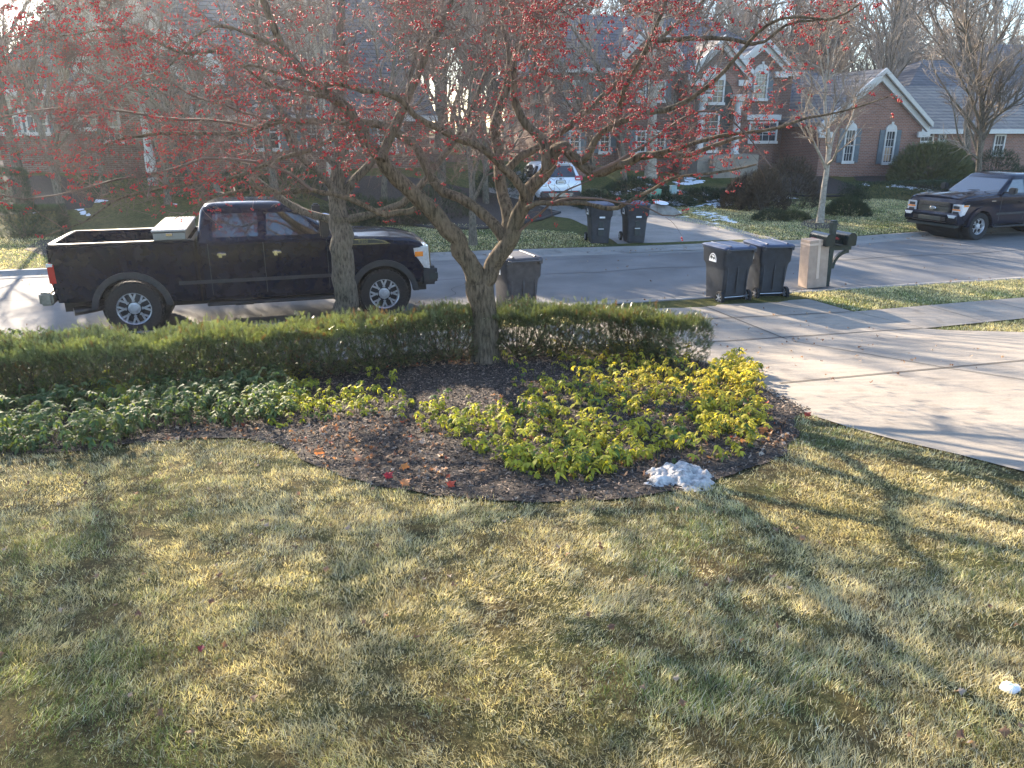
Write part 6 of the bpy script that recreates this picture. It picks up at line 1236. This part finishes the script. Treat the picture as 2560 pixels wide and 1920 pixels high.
bin_('grey brown wheeled bin standing by the kerb right behind the crabapple trunk', 1290, 788, R(-158), 'bin2', 'bin2', None, 1.05)
bin_('wheeled bin at the grass corner of the far driveway, left one of that pair', 1495, 606, R(5), 'bin', 'binlid', None, 1.06)
bin_('wheeled bin standing on the far driveway concrete, right one of that pair', 1583, 604, R(7), 'bin', 'binlid', None, 1.06)
# ---------------- cardboard box and mailboxes ----------------
x, y = G(2022, 721); t = thing('cardboard_box', 'tall plain cardboard box standing on the verge beside the mailbox post', 'box', (x+.1, y+.1, float(Z(x, y))+.03), R(12)); t.rotation_euler = (0, R(-3.2), R(12))
bm = bmesh.new(); box(bm, -.235, .235, -.18, .18, 0, 1.04, .006); obj('carton', bm, M_['card'], t)
bm = bmesh.new(); box(bm, -.2365, .2365, -.182, .182, .93, .975); box(bm, -.03, .03, -.183, .183, .2, 1.0415); ta = obj('tape', bm, M_['tape'], t)
bm = bmesh.new(); box(bm, -.233, .233, -.004, .004, 1.0385, 1.0425); obj('flap_seam', bm, M_['bark2'], t)
x, y = G(2064, 716); t = thing('mailbox_post', 'dark green post by the kerb with two arched mailboxes on its arm', 'mailbox', (x, y, float(Z(x, y))), AL)
P_ = lambda n, bm, m, par=None, sm_=30: obj(n, bm, M_[m], par or t, sm_)
bm = bmesh.new(); box(bm, -.055, .055, -.055, .055, -.1, 1.42, .006); box(bm, -.068, .068, -.068, .068, 1.36, 1.40, .006); box(bm, -.062, .062, -.062, .062, 1.421, 1.45, .012); P_('post', bm, 'postgreen')
bm = bmesh.new(); box(bm, -.46, .50, -.05, .05, .80, .90, .008); box(bm, -.42, -.1, -.2, .2, .903, .935, .006); box(bm, .1, .46, -.2, .2, .903, .935, .006); P_('cross_arm', bm, 'postgreen')
bm = bmesh.new(); ar = [(.46-.40*math.cos(R(a)), .40+.40*math.sin(R(a))) for a in range(90, -1, -10)]; ar2 = [(.46-.33*math.cos(R(a)), .40+.33*math.sin(R(a))) for a in range(0, 91, 10)]
for i in range(9): prism(bm, [ar[i], ar[i+1], ar2[8-i], ar2[9-i]], 'y', -.03, .03)
prism(bm, [(.056, .40), (.06, .40), (.11, .44), (.11, .5), (.056, .52)], 'y', -.029, .029); P_('brace', bm, 'postgreen')
bm = bmesh.new(); box(bm, -.16, -.057, -.1, .1, .45, .74, .01); P_('paper_box', bm, 'postgreen')
for cx in (-.26, .28):
    n = 12; hw = .105; arc = [(cx+hw*math.cos(math.pi*i/n), 1.10+hw*math.sin(math.pi*i/n)) for i in range(n+1)]
    bm = bmesh.new(); prism(bm, [(cx-hw, .94), (cx+hw, .94)]+arc, 'y', -.30, .27, .004, 1); mb = P_('mailbox_body', bm, 'mailbox')
    bm = bmesh.new(); k = 1.05; prism(bm, [(cx-hw*k, .937), (cx+hw*k, .937)]+[(cx+hw*k*math.cos(math.pi*i/n), 1.10+hw*k*math.sin(math.pi*i/n)) for i in range(n+1)], 'y', .271, .285, .003, 1); P_('door', bm, 'mailbox', mb)
    bm = bmesh.new(); prism(bm, [(cx-hw*k, .937), (cx+hw*k, .937)]+[(cx+hw*k*math.cos(math.pi*i/n), 1.10+hw*k*math.sin(math.pi*i/n)) for i in range(n+1)], 'y', -.315, -.301, .003, 1); P_('back_plate', bm, 'mailbox', mb)
    bm = bmesh.new(); box(bm, cx-hw-.012, cx-hw-.002, .02, .20, 1.02, 1.075, .002); box(bm, cx-hw-.012, cx-hw-.002, -.02, .02, 1.03, 1.055); P_('flag', bm, 'redflag', mb)
for px, py, sz, m, lb in ((1634, 508, (.24, .2, .55), 'box green', 'green utility cabinet among the snow patches'), (1681, 503, (.12, .12, .62), 'box pale', 'slim pale utility pedestal right of the green cabinet')):
    x, y = G(px, py); t = thing('utility_cabinet', lb, 'utility box', (x, y, float(Z(x, y))), AL); bm = bmesh.new(); box(bm, -sz[0], sz[0], -sz[1], sz[1], -.1, sz[2], .02); obj('housing', bm, M_[m], t)
    bm = bmesh.new(); box(bm, -sz[0]-.015, sz[0]+.015, -sz[1]-.015, sz[1]+.015, sz[2]+.002, sz[2]+.03, .01); obj('lid', bm, M_[m], t)
    bm = bmesh.new(); box(bm, -.02, .02, -sz[1]-.02, -sz[1]-.002, sz[2]*.5, sz[2]*.62); obj('latch', bm, M_['dusty'], t)
# ---------------- haze volume added to imitate the lens veil of the low sun ----------------
bm = bmesh.new(); box(bm, -150, 150, -30, 150, -3, 40); hz_m = bpy.data.materials.new('lens veil haze'); hz_m.use_nodes = True; t = hz_m.node_tree; t.nodes.remove(t.nodes['Principled BSDF'])
v_ = t.nodes.new('ShaderNodeVolumePrincipled'); v_.inputs['Density'].default_value = .0007; v_.inputs['Color'].default_value = (.92, .95, 1, 1); v_.inputs['Anisotropy'].default_value = .72
t.links.new(v_.outputs[0], t.nodes['Material Output'].inputs['Volume']); tag(obj('haze', bm, hz_m), 'thin bright lens veil haze volume added for the low sun glare', 'haze', kind='stuff')

# ---------------- short descriptions of the setting ----------------
SL = dict(ground='winter turf and soil of the gardens', road='grey asphalt street crossing the view', near_curb='concrete kerb along the near side of the street', far_curb='concrete kerb along the far side of the street',
          driveway='wide pale concrete driveway at the right', pavement='concrete pavement strip beside the driveway and hedge', driveway_joints='dark joints between the driveway slabs', gutter_joints='fine joints in the kerb gutter',
          road_cracks='dark sealed cracks running along the street', far_driveway='concrete driveway across the street', mulch_bed='dark mulch bed round the crabapple', wood_floor='brown leaf covered floor of the wood',
          far_bed='dark mulch bed across the street', island_bed='mulch bed round the brown shrubs across the street', tree_ring='ring of mulch round the slim tree')
for o in bpy.data.objects:
    if o.get('kind') == 'structure' and not o.get('label'):
        k = o.name.split('.')[0]
        if k in SL: o['label'] = SL[k]
